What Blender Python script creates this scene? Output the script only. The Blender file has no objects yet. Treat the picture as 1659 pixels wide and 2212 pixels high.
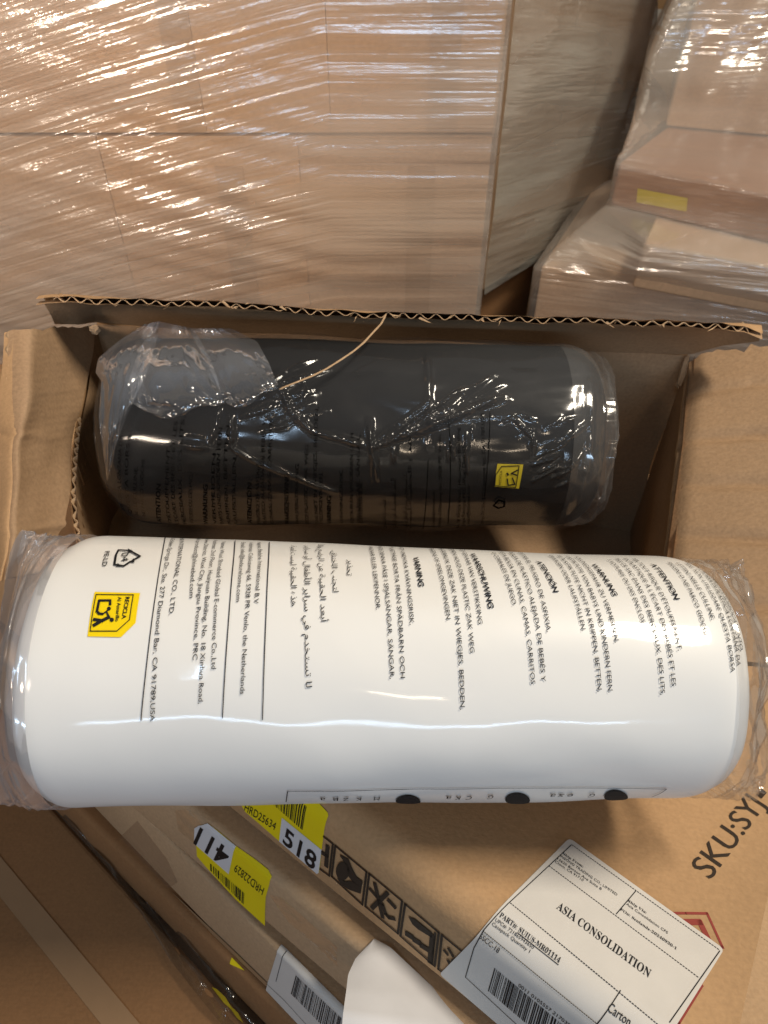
import bpy, bmesh, math, random, unicodedata
from mathutils import Vector, noise
random.seed(7)
SC = bpy.context.scene
COL = SC.collection
# ------------------------------------------------------------------ units, camera
S = 0.62            # metres per unit of the survey used for the layout below
H = 1.25            # camera height above the floor
F = 1550.0          # focal length in survey pixels (1659 x 2212 grid)
PITCH = math.radians(44.0)
CP, SP = math.cos(PITCH), math.sin(PITCH)
cam = bpy.data.cameras.new('camera')
cam_o = bpy.data.objects.new('camera', cam); COL.objects.link(cam_o)
cam_o.location = (0, 0, H); cam_o.rotation_euler = (math.pi / 2 - PITCH, 0, 0)
cam.sensor_fit = 'VERTICAL'; cam.sensor_height = 9.7
cam.lens = 9.7 * F / 2212.0
cam.clip_start = 0.01; cam.clip_end = 60
cam.dof.use_dof = True; cam.dof.focus_distance = 0.34; cam.dof.aperture_fstop = 6.0
SC.camera = cam_o
SC.view_settings.view_transform = 'Standard'
SC.view_settings.look = 'None'
SC.view_settings.exposure = 0.0
SC.cycles.transparent_max_bounces = 32
SC.cycles.max_bounces = 10
SC.cycles.sample_clamp_indirect = 6.0
SC.cycles.use_denoising = True
w = bpy.data.worlds.new('World'); SC.world = w; w.use_nodes = True
bg = w.node_tree.nodes['Background']; bg.inputs[0].default_value = (1.0, 0.86, 0.72, 1); bg.inputs[1].default_value = 0.125

def W(x, y, z):                      # layout units (camera at origin) -> world metres
    return Vector((x * S, y * S, H + z * S))

def area(name, pos, target, size, power, col, size_y=None, spread=math.pi):
    l = bpy.data.lights.new(name, 'AREA'); l.energy = power; l.color = col
    l.size = size * S
    if size_y: l.shape = 'RECTANGLE'; l.size_y = size_y * S
    l.spread = spread
    o = bpy.data.objects.new(name, l); COL.objects.link(o)
    o.location = W(*pos)
    d = W(*target) - W(*pos)
    o.rotation_euler = d.to_track_quat('-Z', 'Y').to_euler()
    return o
WARM = (1.0, 0.89, 0.73); COOL = (0.54, 0.75, 1.0)
area('overhead_lamp', (1.45, 0.40, 2.1), (0.1, 0.4, -0.6), 0.80, 37, WARM, 0.34)
area('door_daylight', (0.3, -2.6, 0.30), (0.1, 0.4, -0.5), 2.6, 11, COOL, 0.11)
area('rear_lamp', (0.5, -2.1, 1.35), (0.1, 0.4, -0.5), 0.40, 2.0, (1, .8, .58), 0.09)
area('side_lamp', (-1.75, -1.3, 1.0), (-0.75, 1.7, -0.25), 0.9, 3.2, (1, .82, .66), 0.3, spread=math.radians(50))
area('aisle_tube', (-0.50, -1.2, 1.5), (-0.2, 1.2, -0.4), 0.06, 2.4, COOL, 0.55)

# ------------------------------------------------------------------ survey helpers
def ray(x, y):
    a, t = (x - 829.5) / F, (1106 - y) / F
    return Vector((a, CP + t * SP, -SP + t * CP))
def P(x, y, d): return ray(x, y) * d
def onz(x, y, z): r = ray(x, y); return r * (z / r.z)
def ony(x, y, Y): r = ray(x, y); return r * (Y / r.y)
ZM = {'r1': (0, 2050, 1659 / 1100), 'r2': (1050, 2050, 1659 / 1100), 'r3': (2050, 2100, 1659 / 974), 'r4': (0, 3000, 1659 / 1100),
      'r5': (900, 3100, 1.659), 'r6': (1800, 3000, 1659 / 1224), 'za': (100, 3100, 1659 / 900), 'zb': (600, 3100, 2.37), 'zc': (500, 3500, 1659 / 800),
      'zd': (1200, 3200, 1659 / 800), 'ze': (0, 1150, 2.0117), 'z8': (2700, 3000, 694 / 324), 'd3': (0, 1100, 1659 / 1600), 'd4': (1500, 1100, 1659 / 1524),
      'dl': (300, 1250, 1659 / 1200), 'dr': (1400, 1350, 1659 / 1100), 'z4': (1900, 500, 1659 / 1124), 'q2': (1500, 0, 1659 / 1524), 'v': (0, 0, 1659 / 3024)}
def Z(k, *pts):
    ox, oy, f = ZM[k]; g = 1659 / 3024
    out = [((ox + x / f) * g, (oy + y / f) * g) for x, y in pts]
    return out if len(out) > 1 else out[0]

# ------------------------------------------------------------------ objects
def tag(o, label=None, cat=None, group=None, kind=None):
    if label: o['label'] = label
    if cat: o['category'] = cat
    if group: o['group'] = group
    if kind: o['kind'] = kind
    return o
def thing(name, label, cat, loc, group=None):
    o = bpy.data.objects.new(name, None); COL.objects.link(o)
    o.empty_display_size = 0.05
    o.location = loc
    return tag(o, label, cat, group)
class MB:
    """collects vertices (layout units) and faces of ONE mesh object"""
    def __init__(s): s.v = []; s.f = []; s.m = []; s.uv = []
    def vert(s, p, uv=(0, 0)): s.v.append(p); s.uv.append(uv); return len(s.v) - 1
    def face(s, idx, m=0): s.f.append(tuple(idx)); s.m.append(m)
    def poly(s, pts, m=0): s.face([s.vert(p) for p in pts], m)
    def grid(s, nu, nv, fn, m=0, closed_u=False):
        base = len(s.v)
        cnt = nu if closed_u else nu + 1
        for j in range(nv + 1):
            for i in range(cnt):
                r = fn(i / nu, j / nv)
                if isinstance(r, tuple): s.vert(r[0], r[1])
                else: s.vert(r, (i / nu, j / nv))
        for j in range(nv):
            for i in range(nu):
                i2 = (i + 1) % cnt
                s.face((base + j * cnt + i, base + j * cnt + i2, base + (j + 1) * cnt + i2, base + (j + 1) * cnt + i), m)
        return base, cnt
    def box(s, o, a, b, c, m=0):
        p = [o, o + a, o + a + b, o + b, o + c, o + a + c, o + a + b + c, o + b + c]
        i = [s.vert(q) for q in p]
        for f in ((3, 2, 1, 0), (4, 5, 6, 7), (0, 1, 5, 4), (1, 2, 6, 5), (2, 3, 7, 6), (3, 0, 4, 7)): s.face([i[k] for k in f], m)
    def build(s, name, mats, parent=None, smooth=True, solid=None, bevel=None, parent_loc=None):
        me = bpy.data.meshes.new(name)
        off = parent.matrix_basis.translation.copy() if parent else Vector((0, 0, 0))
        if parent and parent.parent: off = off + parent.parent.matrix_basis.translation
        me.from_pydata([W(*p) - off for p in s.v], [], s.f)
        for mt in (mats if isinstance(mats, (list, tuple)) else [mats]): me.materials.append(mt)
        me.polygons.foreach_set('material_index', s.m)
        me.polygons.foreach_set('use_smooth', [smooth] * len(s.f))
        ul = me.uv_layers.new(name='UVMap')
        li = [0.0] * (2 * len(me.loops)); vi = [0] * len(me.loops); me.loops.foreach_get('vertex_index', vi)
        for k, a in enumerate(vi): li[2 * k], li[2 * k + 1] = s.uv[a]
        ul.data.foreach_set('uv', li)
        me.update()
        o = bpy.data.objects.new(name, me); COL.objects.link(o)
        if parent: o.parent = parent
        if solid:
            md = o.modifiers.new('solid', 'SOLIDIFY'); md.thickness = solid * S; md.offset = -1
        if bevel:
            md = o.modifiers.new('bevel', 'BEVEL'); md.width = bevel * S; md.segments = 3; md.limit_method = 'ANGLE'
        return o
def n3(x, y=0., z=0.): return noise.noise(Vector((x, y, z)))

# ------------------------------------------------------------------ materials
def newmat(name):
    m = bpy.data.materials.new(name); m.use_nodes = True
    nt = m.node_tree; nt.nodes.clear()
    out = nt.nodes.new('ShaderNodeOutputMaterial')
    return m, nt, out
def N(nt, t, **kw):
    n = nt.nodes.new(t)
    for k, v in kw.items():
        if k.startswith('i_'): n.inputs[k[2:].replace('_', ' ')].default_value = v
        else: setattr(n, k, v)
    return n
def kraft(name, col, var=0.18, rough=0.75, scale=1.0, ribs=0.0, spec=0.25):
    m, nt, out = newmat(name)
    tc = N(nt, 'ShaderNodeTexCoord')
    b = N(nt, 'ShaderNodeBsdfPrincipled', i_Roughness=rough); b.inputs['Specular IOR Level'].default_value = spec
    n1 = N(nt, 'ShaderNodeTexNoise', i_Scale=9 * scale, i_Detail=4.0)
    n2 = N(nt, 'ShaderNodeTexNoise', i_Scale=420 * scale, i_Detail=3.0)
    mp = N(nt, 'ShaderNodeMapping'); mp.inputs['Scale'].default_value = (60, 700, 700)
    n4 = N(nt, 'ShaderNodeTexNoise', i_Scale=1.0, i_Detail=2.0)
    nt.links.new(tc.outputs['Object'], n1.inputs['Vector']); nt.links.new(tc.outputs['Object'], n2.inputs['Vector'])
    nt.links.new(tc.outputs['Object'], mp.inputs['Vector']); nt.links.new(mp.outputs[0], n4.inputs['Vector'])
    a = N(nt, 'ShaderNodeMath', operation='ADD'); nt.links.new(n1.outputs[0], a.inputs[0]); nt.links.new(n2.outputs[0], a.inputs[1])
    g4 = N(nt, 'ShaderNodeMapRange'); g4.inputs[3].default_value = 0.33; g4.inputs[4].default_value = 0.67; nt.links.new(n4.outputs[0], g4.inputs[0])
    a2 = N(nt, 'ShaderNodeMath', operation='ADD'); nt.links.new(a.outputs[0], a2.inputs[0]); nt.links.new(g4.outputs[0], a2.inputs[1])
    r = N(nt, 'ShaderNodeMapRange'); r.inputs[1].default_value = 1.0; r.inputs[2].default_value = 2.0; r.inputs[3].default_value = 0; r.inputs[4].default_value = 1
    nt.links.new(a2.outputs[0], r.inputs[0])
    mx = N(nt, 'ShaderNodeMix', data_type='RGBA')
    c0 = [c * (1 - var) for c in col]; c1 = [min(1, c * (1 + var)) for c in col]
    mx.inputs[6].default_value = (*c0, 1); mx.inputs[7].default_value = (*c1, 1)
    nt.links.new(r.outputs[0], mx.inputs[0]); nt.links.new(mx.outputs[2], b.inputs['Base Color'])
    hgt = a2.outputs[0]
    if ribs:                                          # flutes telegraphing through the liner
        sx = N(nt, 'ShaderNodeSeparateXYZ'); nt.links.new(tc.outputs['UV'], sx.inputs[0])
        k1 = N(nt, 'ShaderNodeMath', operation='MULTIPLY'); nt.links.new(sx.outputs[0], k1.inputs[0]); k1.inputs[1].default_value = ribs * 2 * math.pi
        k2 = N(nt, 'ShaderNodeMath', operation='SINE'); nt.links.new(k1.outputs[0], k2.inputs[0])
        k3 = N(nt, 'ShaderNodeMath', operation='MULTIPLY_ADD'); nt.links.new(k2.outputs[0], k3.inputs[0]); k3.inputs[1].default_value = 0.16; nt.links.new(hgt, k3.inputs[2]); hgt = k3.outputs[0]
    bp = N(nt, 'ShaderNodeBump', i_Strength=0.3, i_Distance=0.0008); nt.links.new(hgt, bp.inputs['Height'])
    nt.links.new(bp.outputs[0], b.inputs['Normal'])
    nt.links.new(b.outputs[0], out.inputs[0])
    return m
def plain(name, col, rough=0.5, spec=0.3, coat=0.0, emit=None):
    m, nt, out = newmat(name)
    b = N(nt, 'ShaderNodeBsdfPrincipled', i_Roughness=rough); b.inputs['Specular IOR Level'].default_value = spec
    b.inputs['Coat Weight'].default_value = coat; b.inputs['Coat Roughness'].default_value = 0.12
    tc = N(nt, 'ShaderNodeTexCoord'); n1 = N(nt, 'ShaderNodeTexNoise', i_Scale=60.0, i_Detail=5.0)
    nt.links.new(tc.outputs['Object'], n1.inputs['Vector'])
    mx = N(nt, 'ShaderNodeMix', data_type='RGBA')
    mx.inputs[6].default_value = (*[c * 0.92 for c in col], 1); mx.inputs[7].default_value = (*[min(1, c * 1.07) for c in col], 1)
    nt.links.new(n1.outputs[0], mx.inputs[0]); nt.links.new(mx.outputs[2], b.inputs['Base Color'])
    nt.links.new(b.outputs[0], out.inputs[0])
    return m
def film(name, haze=0.08, gloss=0.22, rough=0.14, su=6.0, sv=140.0, bump=0.5, dist=0.004, tint=(0.85, 0.83, 0.82), streak=0.0, fres=0.5, white=0.75, fade=None, hfade=None):
    """clear stretch film: see-through, faintly milky, glossy with fine pulled wrinkles along U"""
    m, nt, out = newmat(name)
    tc = N(nt, 'ShaderNodeTexCoord')
    def tex(a, b, detail=2.0, dis=0.0):
        mp = N(nt, 'ShaderNodeMapping'); mp.inputs['Scale'].default_value = (a, b, 1)
        nt.links.new(tc.outputs['UV'], mp.inputs['Vector'])
        t = N(nt, 'ShaderNodeTexNoise', i_Scale=1.0, i_Detail=detail, i_Distortion=dis); nt.links.new(mp.outputs[0], t.inputs['Vector'])
        return t.outputs[0]
    fine = tex(su, sv); mid = tex(su * 0.45, sv * 0.3, 3.0, 0.4); crinkle = tex(sv * 0.35, sv * 0.55, 2.0)
    amp = tex(1.6, 9.0, 2.0)
    r = N(nt, 'ShaderNodeMapRange'); r.inputs[1].default_value = 0.40; r.inputs[2].default_value = 0.68; r.inputs[3].default_value = 0.12; r.inputs[4].default_value = 1.0
    nt.links.new(amp, r.inputs[0])
    def mth(op, a, b):
        k = N(nt, 'ShaderNodeMath', operation=op)
        for i, q in enumerate((a, b)):
            if isinstance(q, (int, float)): k.inputs[i].default_value = q
            else: nt.links.new(q, k.inputs[i])
        return k.outputs[0]
    h = mth('ADD', mth('MULTIPLY', fine, r.outputs[0]), mth('MULTIPLY', mid, 1.6))
    h = mth('ADD', h, mth('MULTIPLY', crinkle, 0.35))
    if fade:                                          # pulled tighter (smoother) towards one side
        sx = N(nt, 'ShaderNodeSeparateXYZ'); nt.links.new(tc.outputs['UV'], sx.inputs[0])
        fr_ = N(nt, 'ShaderNodeMapRange'); fr_.inputs[1].default_value = fade[0]; fr_.inputs[2].default_value = fade[1]; fr_.inputs[3].default_value = 1.0; fr_.inputs[4].default_value = fade[2]
        nt.links.new(sx.outputs[0], fr_.inputs[0]); h = mth('MULTIPLY', h, fr_.outputs[0])
    bp = N(nt, 'ShaderNodeBump', i_Strength=bump, i_Distance=dist); nt.links.new(h, bp.inputs['Height'])
    g = N(nt, 'ShaderNodeBsdfGlossy', i_Roughness=rough); nt.links.new(bp.outputs[0], g.inputs['Normal'])
    g.inputs['Color'].default_value = (1, 1, 1, 1)
    tr = N(nt, 'ShaderNodeBsdfTransparent'); tr.inputs[0].default_value = (0.97, 0.965, 0.96, 1)
    df = N(nt, 'ShaderNodeBsdfDiffuse'); df.inputs[0].default_value = (*[white * c / 0.85 for c in tint], 1); nt.links.new(bp.outputs[0], df.inputs['Normal'])
    tl = N(nt, 'ShaderNodeBsdfTranslucent'); tl.inputs[0].default_value = (*tint, 1)
    md = N(nt, 'ShaderNodeMixShader'); md.inputs[0].default_value = 0.3
    nt.links.new(df.outputs[0], md.inputs[1]); nt.links.new(tl.outputs[0], md.inputs[2])
    # milkiness: overlapping layers and gathered folds are cloudier
    lay = tex(0.9, 5.0, 3.0, 0.6)
    hz = N(nt, 'ShaderNodeMapRange'); hz.inputs[1].default_value = 0.35; hz.inputs[2].default_value = 0.7; hz.inputs[3].default_value = haze * 0.45; hz.inputs[4].default_value = haze * 1.7
    nt.links.new(lay, hz.inputs[0]); hzo = hz.outputs[0]
    if streak:
        st = N(nt, 'ShaderNodeMapRange'); st.inputs[1].default_value = 0.60; st.inputs[2].default_value = 0.74; st.inputs[3].default_value = 0; st.inputs[4].default_value = streak
        nt.links.new(tex(su * 0.3, sv * 0.5, 2.0, 0.3), st.inputs[0])
        hzo = mth('ADD', hzo, mth('MULTIPLY', st.outputs[0], r.outputs[0]))
    if hfade:
        sx2 = N(nt, 'ShaderNodeSeparateXYZ'); nt.links.new(tc.outputs['UV'], sx2.inputs[0])
        hf = N(nt, 'ShaderNodeMapRange'); hf.inputs[1].default_value = hfade[0]; hf.inputs[2].default_value = hfade[1]; hf.inputs[3].default_value = hfade[2]; hf.inputs[4].default_value = hfade[3]
        nt.links.new(sx2.outputs[hfade[4]], hf.inputs[0]); hzo = mth('MULTIPLY', hzo, hf.outputs[0])
    m1 = N(nt, 'ShaderNodeMixShader'); nt.links.new(hzo, m1.inputs[0]); nt.links.new(tr.outputs[0], m1.inputs[1]); nt.links.new(md.outputs[0], m1.inputs[2])
    lw = N(nt, 'ShaderNodeLayerWeight'); lw.inputs[0].default_value = 0.35; 
    gf = mth('ADD', mth('MULTIPLY', lw.outputs['Fresnel'], fres), gloss)
    gf = mth('MINIMUM', gf, 0.9)
    m2 = N(nt, 'ShaderNodeMixShader'); nt.links.new(gf, m2.inputs[0]); nt.links.new(m1.outputs[0], m2.inputs[1]); nt.links.new(g.outputs[0], m2.inputs[2])
    nt.links.new(m2.outputs[0], out.inputs[0])
    return m
def bagskin(name, col, rough, coat, bump=0.15, sc=14.0, fine=0.0, spec=0.5):
    m, nt, out = newmat(name)
    b = N(nt, 'ShaderNodeBsdfPrincipled', i_Roughness=rough); b.inputs['Specular IOR Level'].default_value = spec
    b.inputs['Base Color'].default_value = (*col, 1)
    b.inputs['Coat Weight'].default_value = coat; b.inputs['Coat Roughness'].default_value = 0.08
    tc = N(nt, 'ShaderNodeTexCoord')
    n1 = N(nt, 'ShaderNodeTexNoise', i_Scale=sc, i_Detail=3.0, i_Distortion=0.3); nt.links.new(tc.outputs['Object'], n1.inputs['Vector'])
    n2 = N(nt, 'ShaderNodeTexNoise', i_Scale=sc * 14, i_Detail=2.0); nt.links.new(tc.outputs['Object'], n2.inputs['Vector'])
    k = N(nt, 'ShaderNodeMath', operation='MULTIPLY_ADD'); nt.links.new(n2.outputs[0], k.inputs[0]); k.inputs[1].default_value = 0.03 + fine; nt.links.new(n1.outputs[0], k.inputs[2])
    bp = N(nt, 'ShaderNodeBump', i_Strength=bump, i_Distance=0.01); nt.links.new(k.outputs[0], bp.inputs['Height'])
    nt.links.new(bp.outputs[0], b.inputs['Normal']); nt.links.new(bp.outputs[0], b.inputs['Coat Normal'])
    nt.links.new(b.outputs[0], out.inputs[0])
    return m
M = {}
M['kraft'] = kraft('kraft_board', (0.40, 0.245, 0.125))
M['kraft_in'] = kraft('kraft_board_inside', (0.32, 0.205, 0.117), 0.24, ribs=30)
M['kraft_pale'] = kraft('kraft_board_pale', (0.43, 0.29, 0.17))
M['kraft_dark'] = kraft('kraft_board_dark', (0.25, 0.13, 0.057))
M['kraft_red'] = kraft('kraft_board_red', (0.40, 0.205, 0.105))
M['wrapk1'] = kraft('kraft_board_wrapped', (0.56, 0.365, 0.21), scale=0.5)
M['wrapk2'] = kraft('kraft_board_wrapped_grey', (0.54, 0.37, 0.235), scale=0.5)
M['tape'] = plain('packing_tape', (0.44, 0.285, 0.165), 0.3, 0.4)
M['tape_pale'] = plain('packing_tape_pale', (0.30, 0.185, 0.10), 0.4, 0.4)
M['ink'] = plain('black_ink', (0.012, 0.011, 0.012), 0.6, 0.2)
M['ink_soft'] = plain('stamped_black_ink', (0.035, 0.025, 0.018), 0.7, 0.2)
M['ink_roll'] = plain('bag_print_ink', (0.015, 0.015, 0.017), 0.7, 0.08)
M['ink_dark'] = plain('bag_print_ink_deep', (0.003, 0.003, 0.003), 0.9, 0.0)  # blacker copy of the bag ink, so lettering stays darker than the fabric
M['ink_red'] = plain('red_ink', (0.26, 0.05, 0.04), 0.7, 0.2)
M['paper'] = plain('label_paper', (0.57, 0.545, 0.51), 0.6, 0.25)
M['paper_cool'] = plain('label_paper_blank', (0.58, 0.58, 0.60), 0.55, 0.3)
M['yellow'] = plain('yellow_sticker', (0.72, 0.58, 0.005), 0.45, 0.35)
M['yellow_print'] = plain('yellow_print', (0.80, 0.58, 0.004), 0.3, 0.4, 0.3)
M['yellow_dim'] = plain('yellow_print_darker', (0.42, 0.34, 0.02), 0.3, 0.4, 0.3)  # darker copy of the yellow print, for the mark on the dark roll
M['white_bag'] = bagskin('white_bag_skin', (0.69, 0.685, 0.67), 0.48, 0.42, 0.16, 9.0, spec=0.35)
M['dark_bag'] = bagskin('grey_fabric_under_film', (0.008, 0.0085, 0.010), 0.55, 0.0, 0.2, 16.0, spec=0.12)
M['film_wall'] = film('stretch_film', haze=0.36, gloss=0.15, rough=0.19, su=3.0, sv=165, dist=.0062, tint=(0.85, 0.79, 0.72), streak=0.22, fade=(-.55, -.1, .38))
M['film_side'] = film('stretch_film_milky', haze=0.38, gloss=0.13, rough=0.18, su=5, sv=60, dist=.009, tint=(0.74, 0.76, 0.70), streak=0.06)
M['film_right'] = film('stretch_film_loose', haze=0.30, gloss=0.12, rough=0.2, su=4, sv=70, dist=0.010, tint=(0.80, 0.76, 0.70), streak=0.10)
M['film_clear'] = film('clear_bag_film', haze=0.017, gloss=0.038, rough=0.15, su=10, sv=30, dist=0.010, tint=(0.72, 0.75, 0.78), fres=0.05, hfade=(.22, .52, .55, 3.0, 0))
M['film_end_white'] = film('white_bag_film', haze=0.34, gloss=0.08, rough=0.12, su=14, sv=40, dist=0.005, tint=(0.74, 0.75, 0.82), fres=0.3)
M['film_end_clear'] = film('clear_bag_end_film', haze=0.05, gloss=0.06, rough=0.1, su=12, sv=30, dist=0.005, tint=(0.85, 0.82, 0.80), fres=0.3)
M['film_end_dark'] = film('loose_clear_film', haze=0.16, gloss=0.07, rough=0.1, su=10, sv=24, dist=0.005, tint=(0.65, 0.72, 0.85), fres=0.30, hfade=(.09, .245, 1.25, .12, 1))
M['film_end_grey'] = film('grey_bag_end_film', haze=0.10, gloss=0.05, rough=0.1, su=12, sv=30, dist=0.005, tint=(0.62, 0.62, 0.62), fres=0.2)
M['film_tape'] = film('crinkled_clear_tape', haze=0.006, gloss=0.05, rough=0.10, su=50, sv=150, dist=.004, fres=.15)
M['film_black'] = film('dark_plastic_film', haze=0.50, gloss=0.08, rough=0.14, su=8, sv=60, dist=.006, tint=(0.05, 0.045, 0.04), fres=0.3)
M['floor'] = kraft('concrete_floor', (0.16, 0.14, 0.12), 0.25)
M['wall'] = kraft('painted_wall', (0.30, 0.24, 0.18), 0.1)

# ------------------------------------------------------------------ surfaces that carry print and stickers
class Roll:
    def __init__(s, a, b, r0, r1, cap=0.05, end=0.55, lump=0.012, seed=0.0, cap2=None):
        s.cap2 = cap2 or cap
        s.a, s.b, s.r0, s.r1, s.cap, s.end, s.lump, s.seed = a, b, r0, r1, cap, end, lump, seed
        s.L = (b - a).length; s.e = (b - a) / s.L
        mid = (a + b) / 2
        s.ev = -(mid - s.e * mid.dot(s.e)).normalized()
        s.ed = s.ev.cross(s.e)
        if s.ed.dot(Vector((0, -SP, -CP))) < 0: s.ed = -s.ed
        s.R = (r0 + r1) / 2
        s.cuts_w = [i * 0.0105 for i in range(-26, 27)]
        s.cuts_q = [i * 0.03 for i in range(1, int(s.L / 0.03) + 1)]
    def rad(s, q, th):
        q = max(0, min(s.L, q)); R = s.r0 + (s.r1 - s.r0) * q / s.L
        c, sn = math.cos(th), math.sin(th)
        t = max(0, min(q, s.L - q) + min(.010, min(q, s.L - q)) * .8 * n3(c * 1.7, sn * 1.7, s.seed + (0 if q < s.L / 2 else 7)))
        cp = s.cap if q < s.L / 2 else s.cap2
        if t < cp:
            f = 1 - (1 - t / cp) ** 2.2; R *= s.end + (1 - s.end) * max(f, 0) ** (1 / 2.2)
        c, sn = math.cos(th), math.sin(th)
        return R * (1 + s.lump * (n3(q * 7 + s.seed, c * 1.3, sn * 1.3) + 0.5 * n3(q * 16 + s.seed, c * 2.6, sn * 2.6)))
    def pt(s, q, th, off=0):
        R = s.rad(q, th) + off
        return s.a + s.e * q + (s.ev * math.cos(th) + s.ed * math.sin(th)) * R
    def map(s, q, w_, off=0): return s.pt(q, w_ / s.R, off)
    def inv(s, px):
        d = ray(*px); q = 0.5 * s.L; th = 0
        for _ in range(3):
            R = s.r0 + (s.r1 - s.r0) * max(0, min(s.L, q)) / s.L
            dp = d - s.e * d.dot(s.e); ap = -(s.a - s.e * s.a.dot(s.e))
            A, B, C = dp.dot(dp), 2 * dp.dot(ap), ap.dot(ap) - R * R
            disc = B * B - 4 * A * C
            t = (-B - math.sqrt(disc)) / (2 * A) if disc > 0 else -B / (2 * A)
            p = d * t - s.a; q = p.dot(s.e)
            th = math.atan2(p.dot(s.ed), p.dot(s.ev))
        return (q, th * s.R)
    def mesh(s, mb, nq, nt_, off=0):
        b, c = mb.grid(nt_, nq, lambda u, v: (s.pt(v * s.L, u * 2 * math.pi, off), (v * s.L, u * 2 * math.pi * s.R)), closed_u=True)
        for j, q in ((0, 0), (nq, s.L)):
            k = mb.vert(s.a + s.e * (q + (-0.012 if j == 0 else 0.012)))
            for i in range(c):
                x, y = b + j * c + i, b + j * c + (i + 1) % c
                mb.face((k, x, y) if j else (k, y, x))
class Carton:
    """a leaning flat box whose front edge is surveyed: q runs along that edge, w across it (w<0 on the broad face, w>0 down the narrow side)"""
    def __init__(s, p1, p2, up, lev, low=None, h=None, rho=0.012):
        s.up = up; s.lev = lev; s.rho = rho
        a, b = s.hit(p1, up, lev), s.hit(p2, up, lev)
        s.o = a; s.e = (b - a).normalized()
        s.n = s.e.cross(up).normalized()              # outward of the narrow side
        if s.n.x > 0: s.n = -s.n
        if low:
            m = (a + b) / 2; lo, hi = 0.0, 0.4
            (x1, y1), (x2, y2) = low
            def side(h_):
                p = m - up * h_; d = p.y * CP - p.z * SP; u = p.y * SP + p.z * CP
                X, Y = 829.5 + F * p.x / d, 1106 - F * u / d
                return Y - (y1 + (X - x1) * (y2 - y1) / (x2 - x1))
            for _ in range(40):
                mid = (lo + hi) / 2
                if side(mid) > 0: hi = mid
                else: lo = mid
            h = lo
        s.h = h
        arc = rho * math.pi / 2
        s.cuts_w = [-rho + arc * i / 6 for i in range(7)] + [i * .03 for i in range(1, 8)]
        s.cuts_q = []
    @staticmethod
    def hit(px, nrm, lev): r = ray(*px); return r * (lev / r.dot(nrm))
    def prof(s, w_, off=0):                           # -> (outward, up) relative to the edge line
        r = s.rho; arc = r * math.pi / 2
        if w_ <= -r: return (w_, off)
        if w_ < arc - r:
            t = (w_ + r) / r; return (-r + (r + off) * math.sin(t), -r + (r + off) * math.cos(t))
        return (off, -r - (w_ - (arc - r)))
    def map(s, q, w_, off=0):
        x, z = s.prof(w_, off)
        return s.o + s.e * q + s.n * x + s.up * z
    def inv(s, px):
        r = ray(*px); c = (-s.o.dot(s.n), -s.o.dot(s.up)); d = (r.dot(s.n), r.dot(s.up))
        def g(w_):
            x, z = s.prof(w_); return (x - c[0]) * d[1] - (z - c[1]) * d[0]
        lo, hi = -2.0, s.h + .6; gl = g(lo)
        for _ in range(50):
            m = (lo + hi) / 2
            if (g(m) > 0) == (gl > 0): lo = m
            else: hi = m
        x, z = s.prof(lo); t = ((x - c[0]) * d[0] + (z - c[1]) * d[1]) / (d[0] ** 2 + d[1] ** 2)
        return ((r * t - s.o).dot(s.e), lo)
    def build(s, mb, q0, q1, depth, m=0, bevel=True):
        arc = s.rho * math.pi / 2 - s.rho
        ws = [-depth, -depth * .5, -s.rho * 3, -s.rho] + [-s.rho + (arc + s.rho) * i / 6 for i in range(1, 7)] + [s.h - s.rho + arc - s.rho * .6]
        ring = lambda q: [s.map(q, w_) for w_ in ws] + [s.map(q, s.h - s.rho + arc) - s.n * s.rho * .4, s.o + s.e * q - s.n * depth - s.up * s.h]
        qs = [q0 + (q1 - q0) * i / 12 for i in range(13)]
        rr = [[mb.vert(p, (qs[k] , i * .1)) for i, p in enumerate(ring(q))] for k, q in enumerate(qs)]
        n = len(rr[0])
        for a, b in zip(rr, rr[1:]):
            for i in range(n): mb.face((a[i], a[(i + 1) % n], b[(i + 1) % n], b[i]), m)
        mb.face(rr[0][::-1], m); mb.face(rr[-1], m)

def patch(mb, surf, poly, off, m=0):
    bm = bmesh.new()
    try:
        f = bm.faces.new([bm.verts.new((x, y, 0)) for x, y in poly])
    except Exception:
        bm.free(); return
    _emit(bm, mb, surf, off, m)
def _emit(bm, mb, surf, off, m):
    if not bm.verts: bm.free(); return
    lo = [min(v.co[i] for v in bm.verts) for i in (0, 1)]; hi = [max(v.co[i] for v in bm.verts) for i in (0, 1)]
    for ax, cuts in ((0, surf.cuts_q), (1, surf.cuts_w)):
        for c in cuts:
            if lo[ax] + 1e-5 < c < hi[ax] - 1e-5:
                co = Vector((c, 0, 0)) if ax == 0 else Vector((0, c, 0)); no = Vector((1, 0, 0)) if ax == 0 else Vector((0, 1, 0))
                bmesh.ops.bisect_plane(bm, geom=bm.verts[:] + bm.edges[:] + bm.faces[:], plane_co=co, plane_no=no)
    base = len(mb.v)
    for i, v in enumerate(bm.verts): v.index = i; mb.vert(surf.map(v.co.x, v.co.y, off), (v.co.x, v.co.y))
    for f in bm.faces: mb.face([base + v.index for v in f.verts], m)
    bm.free()
def ppx(mb, surf, pts, off=0.0008, m=0): patch(mb, surf, [surf.inv(p) for p in pts], off, m)
def stroke(mb, surf, pts, width, off=0.0011, m=0, px=True):
    q = [Vector(surf.inv(p)) if px else Vector(p) for p in pts]
    for a, b in zip(q, q[1:]):
        d = (b - a)
        if d.length < 1e-6: continue
        d.normalize(); n = Vector((-d.y, d.x)) * width / 2; e = d * width * 0.35
        patch(mb, surf, [tuple(a - e - n), tuple(b + e - n), tuple(b + e + n), tuple(a - e + n)], off, m)
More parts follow.
